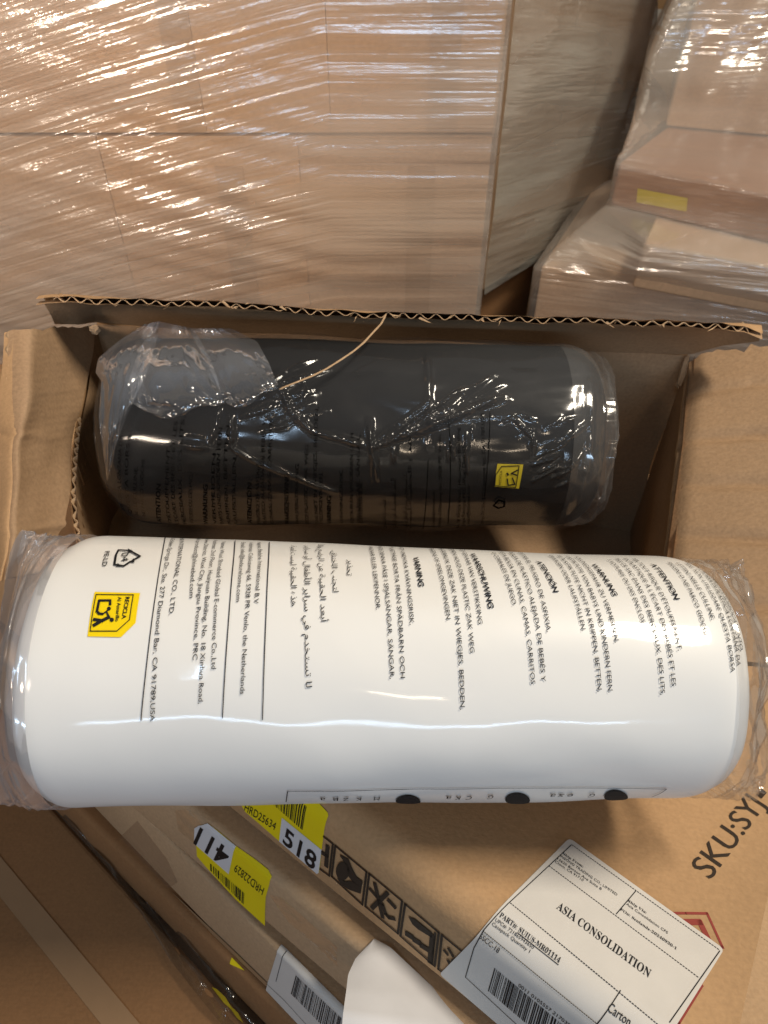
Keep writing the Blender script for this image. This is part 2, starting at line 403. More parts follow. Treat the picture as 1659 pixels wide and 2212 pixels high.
def ellipse(mb, surf, c, rx, ry, off=0.0011, m=0, n=18, rot=0):
    cx, cy = surf.inv(c); ex = surf.inv((c[0] + rx, c[1])); ey = surf.inv((c[0], c[1] + ry))
    patch(mb, surf, [(cx + (ex[0] - cx) * math.cos(t) + (ey[0] - cx) * math.sin(t), cy + (ex[1] - cy) * math.cos(t) + (ey[1] - cy) * math.sin(t)) for t in [i * 2 * math.pi / n for i in range(n)]], off, m)

_pres = {}
for cp in range(0xFE80, 0xFEFD):
    d = unicodedata.decomposition(chr(cp)).split()
    if len(d) == 2: _pres[(d[0], chr(int(d[1], 16)))] = chr(cp)
def arabic(t):
    nonjoin = set('اأإآدذرزوؤةى ،.,')
    out = ''
    for i, c in enumerate(t):
        p = i > 0 and t[i - 1] not in nonjoin and t[i - 1] != 'ء'
        n = i + 1 < len(t) and t[i + 1] not in ' ،.,' and c not in nonjoin
        form = '<medial>' if p and n else '<final>' if p else '<initial>' if n else '<isolated>'
        out += _pres.get((form, c), _pres.get(('<isolated>', c), c))
    return out[::-1]
def serif(t):
    o = ''
    for c in t:
        if 'A' <= c <= 'Z': o += chr(0x1D400 + ord(c) - 65)
        elif 'a' <= c <= 'z': o += chr(0x1D41A + ord(c) - 97)
        elif '0' <= c <= '9': o += chr(0x1D7CE + ord(c) - 48)
        else: o += c
    return o
_tc = {}
def textbm(t, bold=0.0):
    k = (t, bold)
    c = bpy.data.curves.new('lettering', 'FONT'); c.body = t; c.resolution_u = 3; c.offset = bold
    o = bpy.data.objects.new('lettering', c); COL.objects.link(o)
    me = o.evaluated_get(bpy.context.evaluated_depsgraph_get()).to_mesh()
    bm = bmesh.new(); bm.from_mesh(me)
    bpy.data.objects.remove(o); bpy.data.curves.remove(c)
    return bm
def text(mb, surf, t, p0, p1, cap=None, top=None, off=0.0012, bold=0.0, m=0, px=True, mid=None):
    """lettering from p0 (baseline start) to p1 (baseline end); cap = letter height, or top = a point above p0"""
    a = Vector(surf.inv(p0)) if px else Vector(p0); b = Vector(surf.inv(p1)) if px else Vector(p1)
    bm = textbm(t, bold)
    if not bm.verts: bm.free(); return
    x0 = min(v.co.x for v in bm.verts); x1 = max(v.co.x for v in bm.verts)
    R = (b - a) / (x1 - x0)
    if top is not None: U = (Vector(surf.inv(top)) - a) / 0.70
    else:
        d = (b - a).normalized(); U = Vector((d.y, -d.x)) * cap / 0.70
    c = 0.0
    if mid is not None:                               # lines that run slightly askew round the roll
        q = Vector(surf.inv(mid)); ab = b - a; tm = (q - a).dot(ab) / ab.dot(ab)
        c = (q - a - ab * tm).dot(U.normalized()) / max(tm * (1 - tm), .05)
    for v in bm.verts:
        t_ = (v.co.x - x0) / (x1 - x0)
        q = a + R * (v.co.x - x0) + U * v.co.y + U.normalized() * c * t_ * (1 - t_)
        v.co = Vector((q.x, q.y, 0))
    _emit(bm, mb, surf, off, m)
def bars(mb, surf, a0, a1, b0, b1, off=0.0012, m=0, seed=1, n=40, px=True):
    """barcode: bar tops run from a0 to a1, bar feet from b0 to b1"""
    rnd = random.Random(seed)
    A0, A1, B0, B1 = [Vector(surf.inv(p)) if px else Vector(p) for p in (a0, a1, b0, b1)]
    ws = [(rnd.choice((1, 1, 2, 3)), rnd.choice((1, 1, 2, 2, 3))) for _ in range(n)]
    tot = sum(a + b for a, b in ws); x = 0
    for k, g in ws:
        t0, t1 = x / tot, (x + k) / tot; x += k + g
        patch(mb, surf, [tuple(A0.lerp(A1, t0)), tuple(A0.lerp(A1, t1)), tuple(B0.lerp(B1, t1)), tuple(B0.lerp(B1, t0))], off, m)

# ================================================================== setting
ZF = -H / S
mb = MB(); mb.poly([Vector((-8, -8, ZF)), Vector((8, -8, ZF)), Vector((8, 9, ZF)), Vector((-8, 9, ZF))])
tag(mb.build('floor', M['floor'], smooth=False), kind='structure')
mb = MB(); mb.poly([Vector((-8, 6.2, ZF)), Vector((8, 6.2, ZF)), Vector((8, 6.2, 4)), Vector((-8, 6.2, 4))])
tag(mb.build('wall', M['wall'], smooth=False), kind='structure')

def carton_box(name, o, e1, e2, a, b, z0, z1, mat, parent, bevel=0.006):
    q = MB(); q.box(Vector((o[0], o[1], z0)), Vector((e1[0], e1[1], 0)) * a, Vector((e2[0], e2[1], 0)) * b, Vector((0, 0, z1 - z0)))
    return q.build(name, mat, parent, smooth=False, bevel=bevel)

# ------------------------------------------------------------------ big wrapped load behind the open carton
YL = 1.7
TL = thing('wrapped_carton_stack', 'tall stack of brown cartons under clear stretch film behind the open box', 'carton stack', W(-.6, YL + .12, ZF), 'stretch wrapped carton stacks')
rows = [(-.492, .22, [-1.62, -.84, -.115, .243], 0), (-1.06, -.499, [-1.62, -.63, -.19, .238], 1), (ZF, -1.066, [-1.62, -.7, .0, .236], 2)]
for z0, z1, xs, k in rows:
    for i, (x0, x1) in enumerate(zip(xs, xs[1:])):
        yo = 0.0015 * ((i * 7 + k * 3) % 3 - 1)
        c = carton_box('carton', (x0 + .0004, YL + yo), (1, 0), (0, 1), x1 - x0 - .0008, .24, z0, z1, M[('wrapk1', 'wrapk2')[(i + k) % 2 if k else 0]], TL, bevel=.0008)
        if k < 2:
            xm = (x0 + x1) / 2 + .03
            q = MB(); q.box(Vector((xm, YL + yo - .0025, z0 + .004)), Vector((.062, 0, 0)), Vector((0, .002, 0)), Vector((0, 0, (z1 - z0) * (.9 if k else 1) - .01)))
            q.build('tape', M['tape'], c, smooth=False)
def fslope(x):
    t = max(0, -.12 - x); return .20 * t + .05 * t * t
def wl(u, v):
    x = -1.64 + u * 1.95; z = -1.14 + v * 1.42; y = YL - .014
    if x > .252:
        y += (x - .252) * 4.2; x = .252 + (x - .252) * .1
    y += .006 * n3(x * 3, z * 5) + .004 * n3(x * 2, (z - fslope(x)) * 24, 5)
    return (Vector((x, y, z)), (x * (1 if x < .25 else 1), z - fslope(-1.64 + u * 1.95) * -1.0))
q = MB(); q.grid(150, 170, wl); q.build('stretch_film', M['film_wall'], TL)

# ------------------------------------------------------------------ second load, turned, deeper in the aisle
p1, p2 = Vector((.275, 1.885, 0)), Vector((.79, 2.515, 0)); e1 = (p2 - p1).normalized(); nn = Vector((e1.y, -e1.x, 0)); Lm = (p2 - p1).length
TM = thing('wrapped_carton_stack', 'milky film wrapped carton stack set at an angle between the other two stacks', 'carton stack', W(.45, 2.2, ZF), 'stretch wrapped carton stacks')
for z0, z1, cut, mt, rec in ((-.955, -.601, .55, 'wrapk2', 0), (-.60, -.201, .40, 'wrapk2', .001), (-.20, .3, .6, 'wrapk2', 0)):
    for s0, s1 in ((0, cut), (cut, 1)):
        o = p1 + e1 * (Lm * s0 + .002) - nn * (rec + .0)
        carton_box('carton', o, e1, -nn, Lm * (s1 - s0) - .003, .13, z0, z1, M[mt], TM, bevel=.002)
carton_box('base_carton', p1 - nn * .05 + e1 * .02, e1, -nn, Lm - .06, .08, ZF, -.965, M['kraft_dark'], TM)
def fm(u, v):
    t = u * 1.12; z = -.965 + v * 1.22
    if t < 1: p = p1 + e1 * (Lm * t) + nn * (.012 + .010 * n3(t * 5, z * 4, 2))
    else:
        p = p2 + e1 * (.012 + .02 * n3(z * 9, 1)) - nn * ((t - 1) * 1.1 - .01)
    p = p + nn * (.02 * max(0, t - .75) * n3(t * 14, z * 10, 4) * 4)
    return (Vector((p.x, p.y, z)), (t * Lm, z + .12 * t))
q = MB(); q.grid(60, 70, fm); q.build('stretch_film', M['film_side'], TM)

# ------------------------------------------------------------------ right-hand load with stepped cartons
TR = thing('wrapped_carton_stack', 'stepped carton stack under loose film with a yellow sticker on its jutting carton', 'carton stack', W(.8, 2.1, ZF), 'stretch wrapped carton stacks')
cl = Vector((.418, 1.82, 0)); d1 = Vector((.91, -.415, 0)).normalized(); d2 = Vector((.415, .91, 0)).normalized()
cm_ = Vector((.627, 1.697, 0)); cu = Vector((.5955, 1.927, 0)); u1 = Vector((.82, -.572, 0)); u2 = Vector((.572, .82, 0))
ct = Vector((.79, 2.20, 0)); t1 = Vector((.95, -.31, 0)).normalized(); t2 = Vector((.31, .95, 0)).normalized()
carton_box('carton', cl, d1, d2, .95, .75, -1.02, -.852, M['wrapk2'], TR)
carton_box('carton', cl + d1 * .03 + d2 * .03, d1, d2, .9, .7, ZF, -1.03, M['kraft_dark'], TR)
carton_box('carton', cm_, d1, d2, .8, .6, -.85, -.738, M['wrapk2'], TR)
up = carton_box('carton', cu, u1, u2, .8, .6, -.735, -.625, M['kraft_red'], TR, bevel=.012)
carton_box('carton', ct, t1, t2, .8, .5, -.62, -.26, M['wrapk1'], TR)
carton_box('carton', ct + t1 * .04 + t2 * .03, t1, t2, .8, .5, -.255, .25, M['kraft_dark'], TR)
nu = Vector((-u1.y, u1.x, 0)); nu = nu if nu.y < 0 else -nu
def on_up(px):
    r = ray(*px); o = cu + nu * .0035; return r * (o.dot(nu) / r.dot(nu))
q = MB(); q.poly([on_up(p) for p in ((1377.5, 407), (1485.5, 428), (1483, 457), (1374.5, 437))]); q.build('yellow_sticker', M['yellow'], up, smooth=False)
def LVL(z, c, a, b, o, knee=None, a2=None): return (z, c, a, b, o, knee or (c + a * .2), a2 or a)
LV = [LVL(-1.25, cl - d1 * .012, d1, d2, .012), LVL(-.862, cl - d1 * .012, d1, d2, .012), LVL(-.846, cl, d1, d2, .010), LVL(-.80, cl * .62 + cu * .38, d1, d2, .006, cm_ - d2 * .012 - d1 * .004, d1),
      LVL(-.737, cl * .08 + cu * .92, u1, u2, .006, cm_ + d1 * .01, d1), LVL(-.732, cu, u1, u2, .012),
      LVL(-.722, cu, u1, u2, .012), LVL(-.628, cu, u1, u2, .012), LVL(-.612, cu + u2 * .03, u1, u2, .012), LVL(-.53, cu * .6 + ct * .4 - t1 * .02, (u1 * .6 + t1 * .4), t2, .012),
      LVL(-.44, cu * .25 + ct * .75 - t1 * .05, t1, t2, .014), LVL(-.26, ct - t1 * .03, t1, t2, .012), LVL(.22, ct, t1, t2, .012)]
def fr(u, v):
    k = v * (len(LV) - 1); i = min(int(k), len(LV) - 2); f = k - i
    A, B = LV[i], LV[i + 1]
    def at(Q):
        z, c, a, b, o, kn, a2 = Q
        if u < .3: p = c + b * ((.3 - u) / .3 * .45) - a * o
        elif u < .42: p = c.lerp(kn, (u - .3) / .12) - b * o
        else: p = kn + a2 * ((u - .42) / .58 * .8) - b * o
        return Vector((p.x, p.y, z))
    p = at(A).lerp(at(B), f)
    loose = 1.0 if v > .62 else .35
    wob = loose * (.011 * n3(u * 16, v * 7, 3) + .007 * n3(u * 40, v * 20, 8))
    p = p + Vector((wob * .5, -wob, .4 * wob))
    return (p, (u * 1.3, p.z - .12 * u))
q = MB(); q.grid(120, 120, fr); q.build('stretch_film', M['film_right'], TR)

# far carton glimpsed in the gap
TF = thing('taped_carton', 'distant carton with a pale label seen through the gap between the film wrapped stacks', 'carton', W(1.45, 4.2, ZF))
fc = carton_box('carton_body', (1.0, 4.1), (1, 0), (0, 1), 1.0, .6, ZF, .4, M['kraft'], TF)
q = MB(); q.poly([ony(x, y, 4.095) for x, y in ((1391, 18), (1436, 20), (1431, 56), (1388, 52))]); q.build('label', M['paper'], TF, smooth=False)
q = MB(); q.poly([ony(x, y, 4.095) for x, y in ((1388, 66), (1427, 67), (1425, 75), (1387, 74))]); q.build('tape', M['paper'], TF, smooth=False)

# ================================================================== flat cartons the open box stands on
zA = -.61
TILT = math.radians(16)
eA = (onz(1048, 1998, zA) - onz(708.6, 1743.6, zA)).normalized()
nA = Vector((eA.y, -eA.x, 0)); nA = nA if nA.x < 0 else -nA
UP = (Vector((0, 0, 1)) * math.cos(TILT) - nA * math.sin(TILT)).normalized()
lv = UP.dot(onz(878, 1871, zA))
A = Carton((708.6, 1743.6), (1048, 1998), UP, lv, low=((493.7, 1743.6), (1029, 2212)), rho=.026)
lv -= A.h + .004
B = Carton((449.6, 1779), (586, 1890), UP, lv, low=((316.5, 1751), (603.5, 2035)), rho=.010)
lv -= B.h + .016
Cc = Carton((304, 1755), (592, 2043), UP, lv, low=((189, 1748), (576, 2124)), rho=.005)
lv -= Cc.h + .003
D = Carton((168, 1750), (455, 2036), UP, lv, low=((128, 1750), (405, 2050)), rho=.008)
lv -= D.h
zE = D.map(D.inv((300, 1920))[0], D.h).z - .01
print('heights', A.h, B.h, Cc.h, D.h, zE)
qe = A.inv((1612, 2150))[0]
def flat(cart, q0, q1, depth, mat, label, cat='carton'):
    c = cart.o + cart.e * ((q0 + q1) / 2) - cart.n * depth / 2
    t = thing('flat_carton', label, cat, W(*(c - cart.up * cart.h)), 'flat cartons stacked under the open box')
    q = MB(); cart.build(q, q0, q1, depth); q.build('carton_body', M[mat], t)
    return t
tA = flat(A, -1.0, qe, .95, 'kraft', 'top flat carton with handling icons and a white shipping label over its edge')
tB = flat(B, -.9, .75, .95, 'kraft_pale', 'flat carton with an upside down 411 sticker, second from the top of its stack')
tC = flat(Cc, -.8, .8, .95, 'kraft_pale', 'flat taped carton with a white barcode label on its side, third in the stack')
tD = flat(D, -.7, .8, .95, 'kraft_dark', 'thin dark flat carton below the barcode label carton, beside black film')

# --- print and stickers on the top carton
q = MB()
Fk = lambda *p: Z('zd', *p)
lw = .0022
for fr_ in ([(160, 190), (235, 250), (205, 510), (130, 455)],):
    stroke(q, A, Fk(*fr_), lw)
stroke(q, A, Fk((192, 270), (180, 430)), .0045); stroke(q, A, Fk((150, 325), (190, 350)), .0045)
stroke(q, A, Fk((255, 265), (510, 478), (475, 745), (225, 515), (255, 265)), lw)
stroke(q, A, Fk((532, 492), (800, 715), (765, 980), (500, 760), (532, 492)), lw)
stroke(q, A, Fk((825, 740), (1100, 972), (1065, 1245), (785, 1000), (825, 740)), lw)
stroke(q, A, Fk((1318, 1150), (1125, 992), (1095, 1270), (1255, 1405)), lw)
stroke(q, A, Fk((1072, 975), (1040, 1220)), .002)
ellipse(q, A, Fk((315, 470)), 15, 20)
for pl in ([(292, 335), (365, 375), (395, 455), (430, 520), (480, 555), (470, 605), (400, 562), (352, 500), (350, 430), (296, 352)],
           [(268, 522), (335, 555), (398, 550), (470, 605), (462, 655), (375, 625), (300, 582)]):
    ppx(q, A, Fk(*pl), .0011)
stroke(q, A, Fk((578, 575), (640, 845)), .0042); stroke(q, A, Fk((680, 650), (555, 772)), .0042)
stroke(q, A, Fk((540, 620), (600, 690), (640, 745), (665, 820), (690, 850), (735, 860)), .0038); stroke(q, A, Fk((690, 712), (740, 765)), .0045)
ppx(q, A, Fk((850, 840), (905, 862), (1045, 975), (1045, 1015), (930, 945), (885, 905)), .0011)
stroke(q, A, Fk((1050, 1000), (1030, 1215)), .0055)
for k in range(3): stroke(q, A, Fk((840 + 60 * k, 985 + 48 * k), (880 + 60 * k, 1010 + 48 * k)), .006)
ppx(q, A, Fk((1200, 1190), (1288, 1163), (1295, 1180), (1280, 1280), (1262, 1380), (1235, 1372), (1208, 1290)), .0011)
for a_, b_ in (((1145, 1120), (1170, 1150)), ((1180, 1105), (1215, 1165)), ((1175, 1200), (1195, 1245))): stroke(q, A, Fk(a_, b_), .003)
q.build('handling_icons', M['ink_soft'], tA, smooth=False)
q = MB(); G8 = lambda *p: Z('z8', *p)
text(q, A, 'SKU:SYJ', G8((212, 1000)), G8((672, 372)), top=G8((30, 868)), off=.0011)
stroke(q, A, G8((622, 290), (652, 256)), .0055)
q.build('stock_code_print', M['ink_soft'], tA, smooth=False)
q = MB()
stroke(q, A, G8((-120, 1278), (0, 1278), (180, 1280), (312, 1570)), .0022, .0004)
stroke(q, A, G8((0, 1352), (118, 1352), (190, 1500)), .0050, .0004)
stroke(q, A, [(1512, 2128), (1462, 2208), (1440, 2240)], .0045, .0004)
stroke(q, A, [(1560, 2045), (1512, 2128)], .0022, .0004)
q.build('red_emblem_print', M['ink_red'], tA, smooth=False)

# shipping label bent over the edge
L0, L1, L2 = [Vector(A.inv(p)) for p in ((1229, 1812), (1563, 2052), (1050, 1997))]
a1 = (L1 - L0); a2 = Vector((-a1.y, a1.x)).normalized() * (L2 - L0).length
k2 = (L2 - L0); 
Lh = a1.length * 1.5
e2_ = k2.normalized()
LP = lambda a, b: tuple(L0 + a1 * a + e2_ * (Lh * b))
r_ = .018
lab = []
for (ca, cb, sx, sy) in ((0, 0, 1, 1), (1, 0, -1, 1), (1, 1, -1, -1), (0, 1, 1, -1)):
    rr = [(ca + sx * .025, cb), (ca, cb + sy * .017)]
    mid = [(ca + sx * .007, cb + sy * .005)]
    seq = [rr[1], mid[0], rr[0]] if (ca, cb) in ((0, 0), (1, 1)) else [rr[0], mid[0], rr[1]]
    lab += [LP(*p) for p in seq]
q = MB(); patch(q, A, lab, .0014); sl = q.build('shipping_label', M['paper'], tA)
q = MB(); G6 = lambda *p: Z('r6', *p)
def dots(surf, mb, pa, pb, n, wd):
    a, b = Vector(surf.inv(pa)), Vector(surf.inv(pb))
    for i in range(n):
        stroke(mb, surf, [tuple(a.lerp(b, i / n)), tuple(a.lerp(b, (i + .55) / n))], wd, .0019, px=False)
def lt(t, x0, y0, x1, y1, cap, ser=True, bold=0.0): text(q, A, serif(t) if ser else t, G6((x0, y0)), G6((x1, y1)), cap=cap, off=.0019, bold=bold)
lt('Ship From:', 560, 500, 668, 572, .0024)
lt('INSONG TRADING CO., LIMITED', 545, 512, 848, 722, .0024, False)
lt('13620 Benson Ave Suite B', 530, 528, 765, 692, .0024, False)
lt('Chino, CA 91710', 518, 542, 668, 645, .0024, False)
lt('Ship Via:', 907, 752, 1005, 818, .0024)
lt('Asia Consolidation CFS', 897, 768, 1118, 925, .0024, False)
lt('PO#: Senlande-20240930-1', 866, 797, 1165, 1010, .0024)
lt('ASIA CONSOLIDATION', 525, 787, 1018, 1160, .0074)
lt('PART#: SUIUS-MR01114', 224, 826, 543, 1074, .0036)
stroke(q, A, G6((322, 912), (540, 1083)), .0005, .0019)
lt('UPC#: 721865943650', 203, 849, 406, 1000, .0024, False)
lt('Casepack Quantity 1', 186, 868, 386, 1018, .0024, False)
lt('SSCC-18', 122, 932, 222, 1015, .0046, False)
lt('Carton', 800, 1325, 915, 1410, .0060, False)
lt('0011 0105557 2170307', 330, 1187, 620, 1418, .0042, False)
bars(q, A, G6((205, 1090)), G6((640, 1452)), G6((170, 1212)), G6((600, 1580)), off=.0019, seed=5, n=46)
for pa, pb, n in (((610, 450), (1398, 1012), 60), ((488, 562), (1288, 1160), 60), ((282, 760), (1075, 1410), 60), ((140, 897), (810, 1440), 60)): dots(A, q, G6(pa), G6(pb), n, .0006)
for pts in ([(606, 450), (300, 735), (150, 888)], [(150, 888), (95, 985), (50, 1140)], [(950, 695), (846, 818)], [(1397, 1015), (1130, 1395)], [(868, 1225), (738, 1405)]): stroke(q, A, G6(*pts), .0007, .0019)
dots(A, q, G6((50, 1140)), G6((330, 1399)), 40, .0007)
q.build('label_print', M['ink'], sl, smooth=False)

# yellow sticker 518
Gb = lambda *p: Z('zb', *p)
q = MB(); ppx(q, A, Gb((835, 120), (838, 170), (870, 225), (1000, 335), (1185, 497), (1540, 798), (1560, 790), (1585, 575), (1608, 400), (1645, 265), (1640, 235), (1545, 135), (1400, 20), (1000, -60)), .0007)
y1 = q.build('yellow_sticker', M['yellow'], tA)
q = MB(); ppx(q, A, Gb((1215, 278), (1585, 578), (1557, 790), (1542, 802), (1188, 498)), .0010); q.build('white_number_field', M['paper_cool'], y1)
q = MB()
text(q, A, '518', Gb((1222, 505)), Gb((1515, 770)), top=Gb((1252, 362)), off=.0013, bold=.02)
text(q, A, 'HRD25634', Gb((862, 208)), Gb((1148, 395)), top=Gb((878, 140)), off=.0011)
bars(q, A, Gb((1165, -60)), Gb((1450, 180)), Gb((1140, 160)), Gb((1410, 395)), off=.0011, seed=3, n=20)
q.build('sticker_print', M['ink'], y1, smooth=False)

# yellow sticker 411 upside down on carton B
q = MB(); ppx(q, B, Gb((400, 380), (440, 352), (520, 335), (640, 425), (785, 548), (960, 670), (1085, 770), (1118, 832), (1095, 905), (1062, 1020), (1056, 1150), (1054, 1288), (780, 1040), (500, 735), (420, 640)), .0007)
y2 = q.build('yellow_sticker', M['yellow'], tB)
q = MB(); ppx(q, B, Gb((398, 378), (440, 352), (520, 335), (785, 548), (718, 805), (395, 520)), .0010); q.build('white_number_field', M['paper_cool'], y2)
q = MB()
text(q, B, '411', Gb((745, 595)), Gb((452, 368)), top=Gb((672, 738)), off=.0013, bold=.02)
text(q, B, 'HRD22829', Gb((1052, 935)), Gb((785, 708)), top=Gb((1030, 1002)), off=.0011)
bars(q, B, Gb((545, 705)), Gb((868, 985)), Gb((548, 770)), Gb((862, 1092)), off=.0011, seed=9, n=20)
q.build('sticker_print', M['ink'], y2, smooth=False)
# tape patches on B
q = MB(); ppx(q, B, Gb((215, 210), (480, 175), (640, 330), (520, 335), (440, 352), (400, 380), (395, 520), (250, 400)), .0009); q.build('clear_tape', M['film_tape'], tB)

q = MB(); ppx(q, B, Z('zc', (1165, 40), (1270, 66), (1480, 250), (1720, 470), (1720, 620), (1560, 470), (1330, 270)), .0012); q.build('clear_tape', M['film_tape'], tB)
# white barcode label on carton C
Gc = lambda *p: Z('zc', *p)
q = MB(); ppx(q, Cc, Gc((1262, 455), (1310, 500), (1500, 690), (1800, 990), (1900, 1300), (1500, 1260), (1360, 1100), (1132, 850), (1150, 770), (1190, 640), (1225, 530)), .0007)
lc = q.build('barcode_label', M['paper'], tC)
q = MB()
bars(q, Cc, Gc((1385, 700)), Gc((1800, 1090)), Gc((1345, 850)), Gc((1760, 1270)), seed=12, n=44)
stroke(q, Cc, Gc((1305, 510), (1262, 600), (1222, 750)), .0007)
stroke(q, Cc, Gc((1145, 770), (1290, 905), (1470, 1103)), .0006)
q.build('label_print', M['ink'], lc, smooth=False)
q = MB(); ppx(q, Cc, Gc((330, 0), (352, 0), (862, 485), (1150, 765), (1140, 790), (850, 510)), .0009); q.build('clear_tape', M['tape_pale'], tC)
q = MB(); ppx(q, Cc, Gc((-60, -420), (90, -560), (330, -250), (420, -60), (330, 0), (150, -180)), .0009); q.build('clear_tape', M['film_end_clear'], tC)
q = MB(); ppx(q, D, Gc((858, 560), (842, 610), (962, 668)), .0007); q.build('yellow_scrap', M['yellow'], tD)

# loose blank label hanging off the lower edge of the top carton
q = MB()
top_ = [(809, 2027), (843, 2046), (905, 2104), (968, 2162), (1030, 2222), (1075, 2262)]
bot_ = [(806, 2030), (768, 2070), (752, 2105), (748, 2140), (741, 2190), (735, 2262)]
hb = A.h
def pl(p, d=None):
    a = A.inv(p); return A.map(a[0], min(a[1], hb - .004), .0012)
def cur(u, v):
    i = u * (len(top_) - 1); k = min(int(i), len(top_) - 2); f = i - k
    t = (top_[k][0] * (1 - f) + top_[k + 1][0] * f, top_[k][1] * (1 - f) + top_[k + 1][1] * f)
    b = (bot_[k][0] * (1 - f) + bot_[k + 1][0] * f, bot_[k][1] * (1 - f) + bot_[k + 1][1] * f)
    pt = pl(t)
    dt = pt.y * CP - pt.z * SP
    x, y = t[0] * (1 - v) + b[0] * v, t[1] * (1 - v) + b[1] * v
    d = dt - .030 * math.sin(math.pi * min(1, v * 1.0) * .5) * (.25 + u) * (1 - .2 * v)
    return P(x, y, d)
q.grid(24, 24, cur); pp = q.build('loose_label', M['paper_cool'], tA)
q = MB(); bs = cur(.83, .62); q.poly([cur(*uv) + Vector((0, -.0006, .0012)) for uv in ((.80, .20), (.84, .20), (.90, .34), (.86, .34))]); q.build('label_print', M['ink'], pp, smooth=False)

# ------------------------------------------------------------------ lower carton at the left with pale tape
E1, E2 = onz(109, 1740, zE), onz(538, 2212, zE); ee = (E2 - E1).normalized(); en = Vector((-ee.y, ee.x, 0)); en = en if en.x < 0 else -en
o = E1 - ee * .55
tE = thing('large_carton', 'big dark brown carton with a pale tape strip left of the flat carton stack', 'carton', W(*(o + en * .45 + ee * .6)[:2], ZF))
q = MB(); q.box(Vector((o.x, o.y, ZF)), ee * 1.25, en * .9, Vector((0, 0, zE - ZF))); q.build('carton_body', M['kraft_dark'], tE, smooth=False, bevel=.006)
def onE(x, y, k=.0012): return onz(x, y, zE + k)
q = MB(); q.poly([onE(*p) for p in ((-150, 1683), (0, 1849.5), (302, 2212), (390, 2316), (300, 2316), (218, 2212), (0, 1937), (-150, 1764))]); q.build('tape', M['tape_pale'], tE, smooth=False)
q = MB(); q.poly([onE(*p) for p in Z('zc', (690, 800), (735, 820), (800, 880), (850, 960), (905, 1010), (950, 1095), (900, 1055), (850, 985), (790, 930))]); q.build('yellow_scrap', M['yellow'], tE, smooth=False)
# dark film strip wedged between that carton and the stack
cf = [(150, 1752), (250, 1850), (330, 1950), (400, 2050), (470, 2130), (560, 2230)]
tW = thing('plastic_film_strip', 'crumpled dark plastic film strip wedged along the large carton edge', 'plastic film', Vector(W(*onz(300, 1950, zE))))
def fw(u, v):
    i = u * (len(cf) - 1); k = min(int(i), len(cf) - 2); f = i - k
    x = cf[k][0] * (1 - f) + cf[k + 1][0] * f; y = cf[k][1] * (1 - f) + cf[k + 1][1] * f
    s = (v - .5) * (48 + 60 * u)
    x += s * .75; y -= s * .6
    return (onz(x, y, zE + .014 + .012 * math.sin(v * 9 + 3 * u) + .010 * n3(u * 12, v * 5)), (u * .5, v * .08))
q = MB(); q.grid(80, 24, fw); q.build('film_sheet', M['film_black'], tW)
# carton under the right end
o = A.o + A.e * (qe + .035) - A.n * .15
tG = thing('taped_carton', 'orange brown carton just visible at the bottom right corner beyond the labelled carton', 'carton', W(*(o + A.e * .2)[:2], ZF))
q = MB(); q.box(Vector((o.x, o.y, ZF)) + A.n * .25, A.e * .4, -A.n * .7, Vector((0, 0, -.80 - ZF))); q.build('carton_body', M['kraft_red'], tG, smooth=False, bevel=.006)

# ================================================================== open carton
import numpy as np
BL, BR = P(205, 700, .90), P(1490, 768, .90)
FL, FR = Vector((-.293, .36, -.57)), Vector((.245, .36, -.57))
LB = A.lev + .003
def floor_under(p):                       # straight down to the carton it stands on
    z = (LB - p.x * UP.x - p.y * UP.y) / UP.z
    return Vector((p.x, p.y, z))
TO = thing('open_carton', 'opened brown corrugated box with torn flaps holding the dark roll', 'cardboard box', W(0, .58, -.72))
def lerp_poly(pts, u):
    k = u * (len(pts) - 1); i = min(int(k), len(pts) - 2); return pts[i].lerp(pts[i + 1], k - i)
def resample(pts, n):
    L = [0]
    for a, b in zip(pts, pts[1:]): L.append(L[-1] + (b - a).length)
    out = []
    for k in range(n + 1):
        t = L[-1] * k / n; i = 0
        while i < len(L) - 2 and L[i + 1] < t: i += 1
        out.append(pts[i].lerp(pts[i + 1], (t - L[i]) / max(1e-9, L[i + 1] - L[i])))
    return out
TH = .0062
def board(name, fn, nu, nv, parent, mats, out, flute_v=None, flute_u=None, wave=.0175, depth=.022, inset=0.0, thick=TH):
    """double-liner corrugated board: fn(u, v) is the inner liner, out(u, v) the direction of its thickness; flutes show at the raw edge"""
    q = MB()
    q.grid(nu, nv, lambda u, v: (fn(u, v), (u, v)))
    q.grid(nu, nv, lambda u, v: (fn(u, v) + out(u, v) * thick, (u, v)), m=1)
    o = q.build(name, mats, parent)
    return o
def flutes(parent, edge_in, edge_out, into, wave, depth, n=None):
    """wavy medium between the two liners along a raw edge (lists of points), running `depth` into the board"""
    ei, eo = resample(edge_in, 400), resample(edge_out, 400)
    L = sum((b - a).length for a, b in zip(ei, ei[1:]))
    q = MB(); row = []
    for i in range(401):
        ph = L * i / 400 / wave * 2 * math.pi
        w_ = .5 + .46 * math.sin(ph + 2.2 * n3(i * .03, 3)) * (.55 + .9 * min(.5, abs(n3(i * .021, 5) + .45)))
        w_ = max(.04, min(.96, w_))
        p = ei[i].lerp(eo[i], w_); d = into(i / 400)
        jag = .0016 * n3(i * .23, 7)
        row.append((q.vert(p + d * (abs(jag) + .0012)), q.vert(p + d * depth)))
    for a, b in zip(row, row[1:]): q.face((a[0], b[0], b[1], a[1]))
    return q.build('fluting', M['kraft_pale'], parent, solid=.0008)
KM = [M['kraft_in'], M['kraft']]

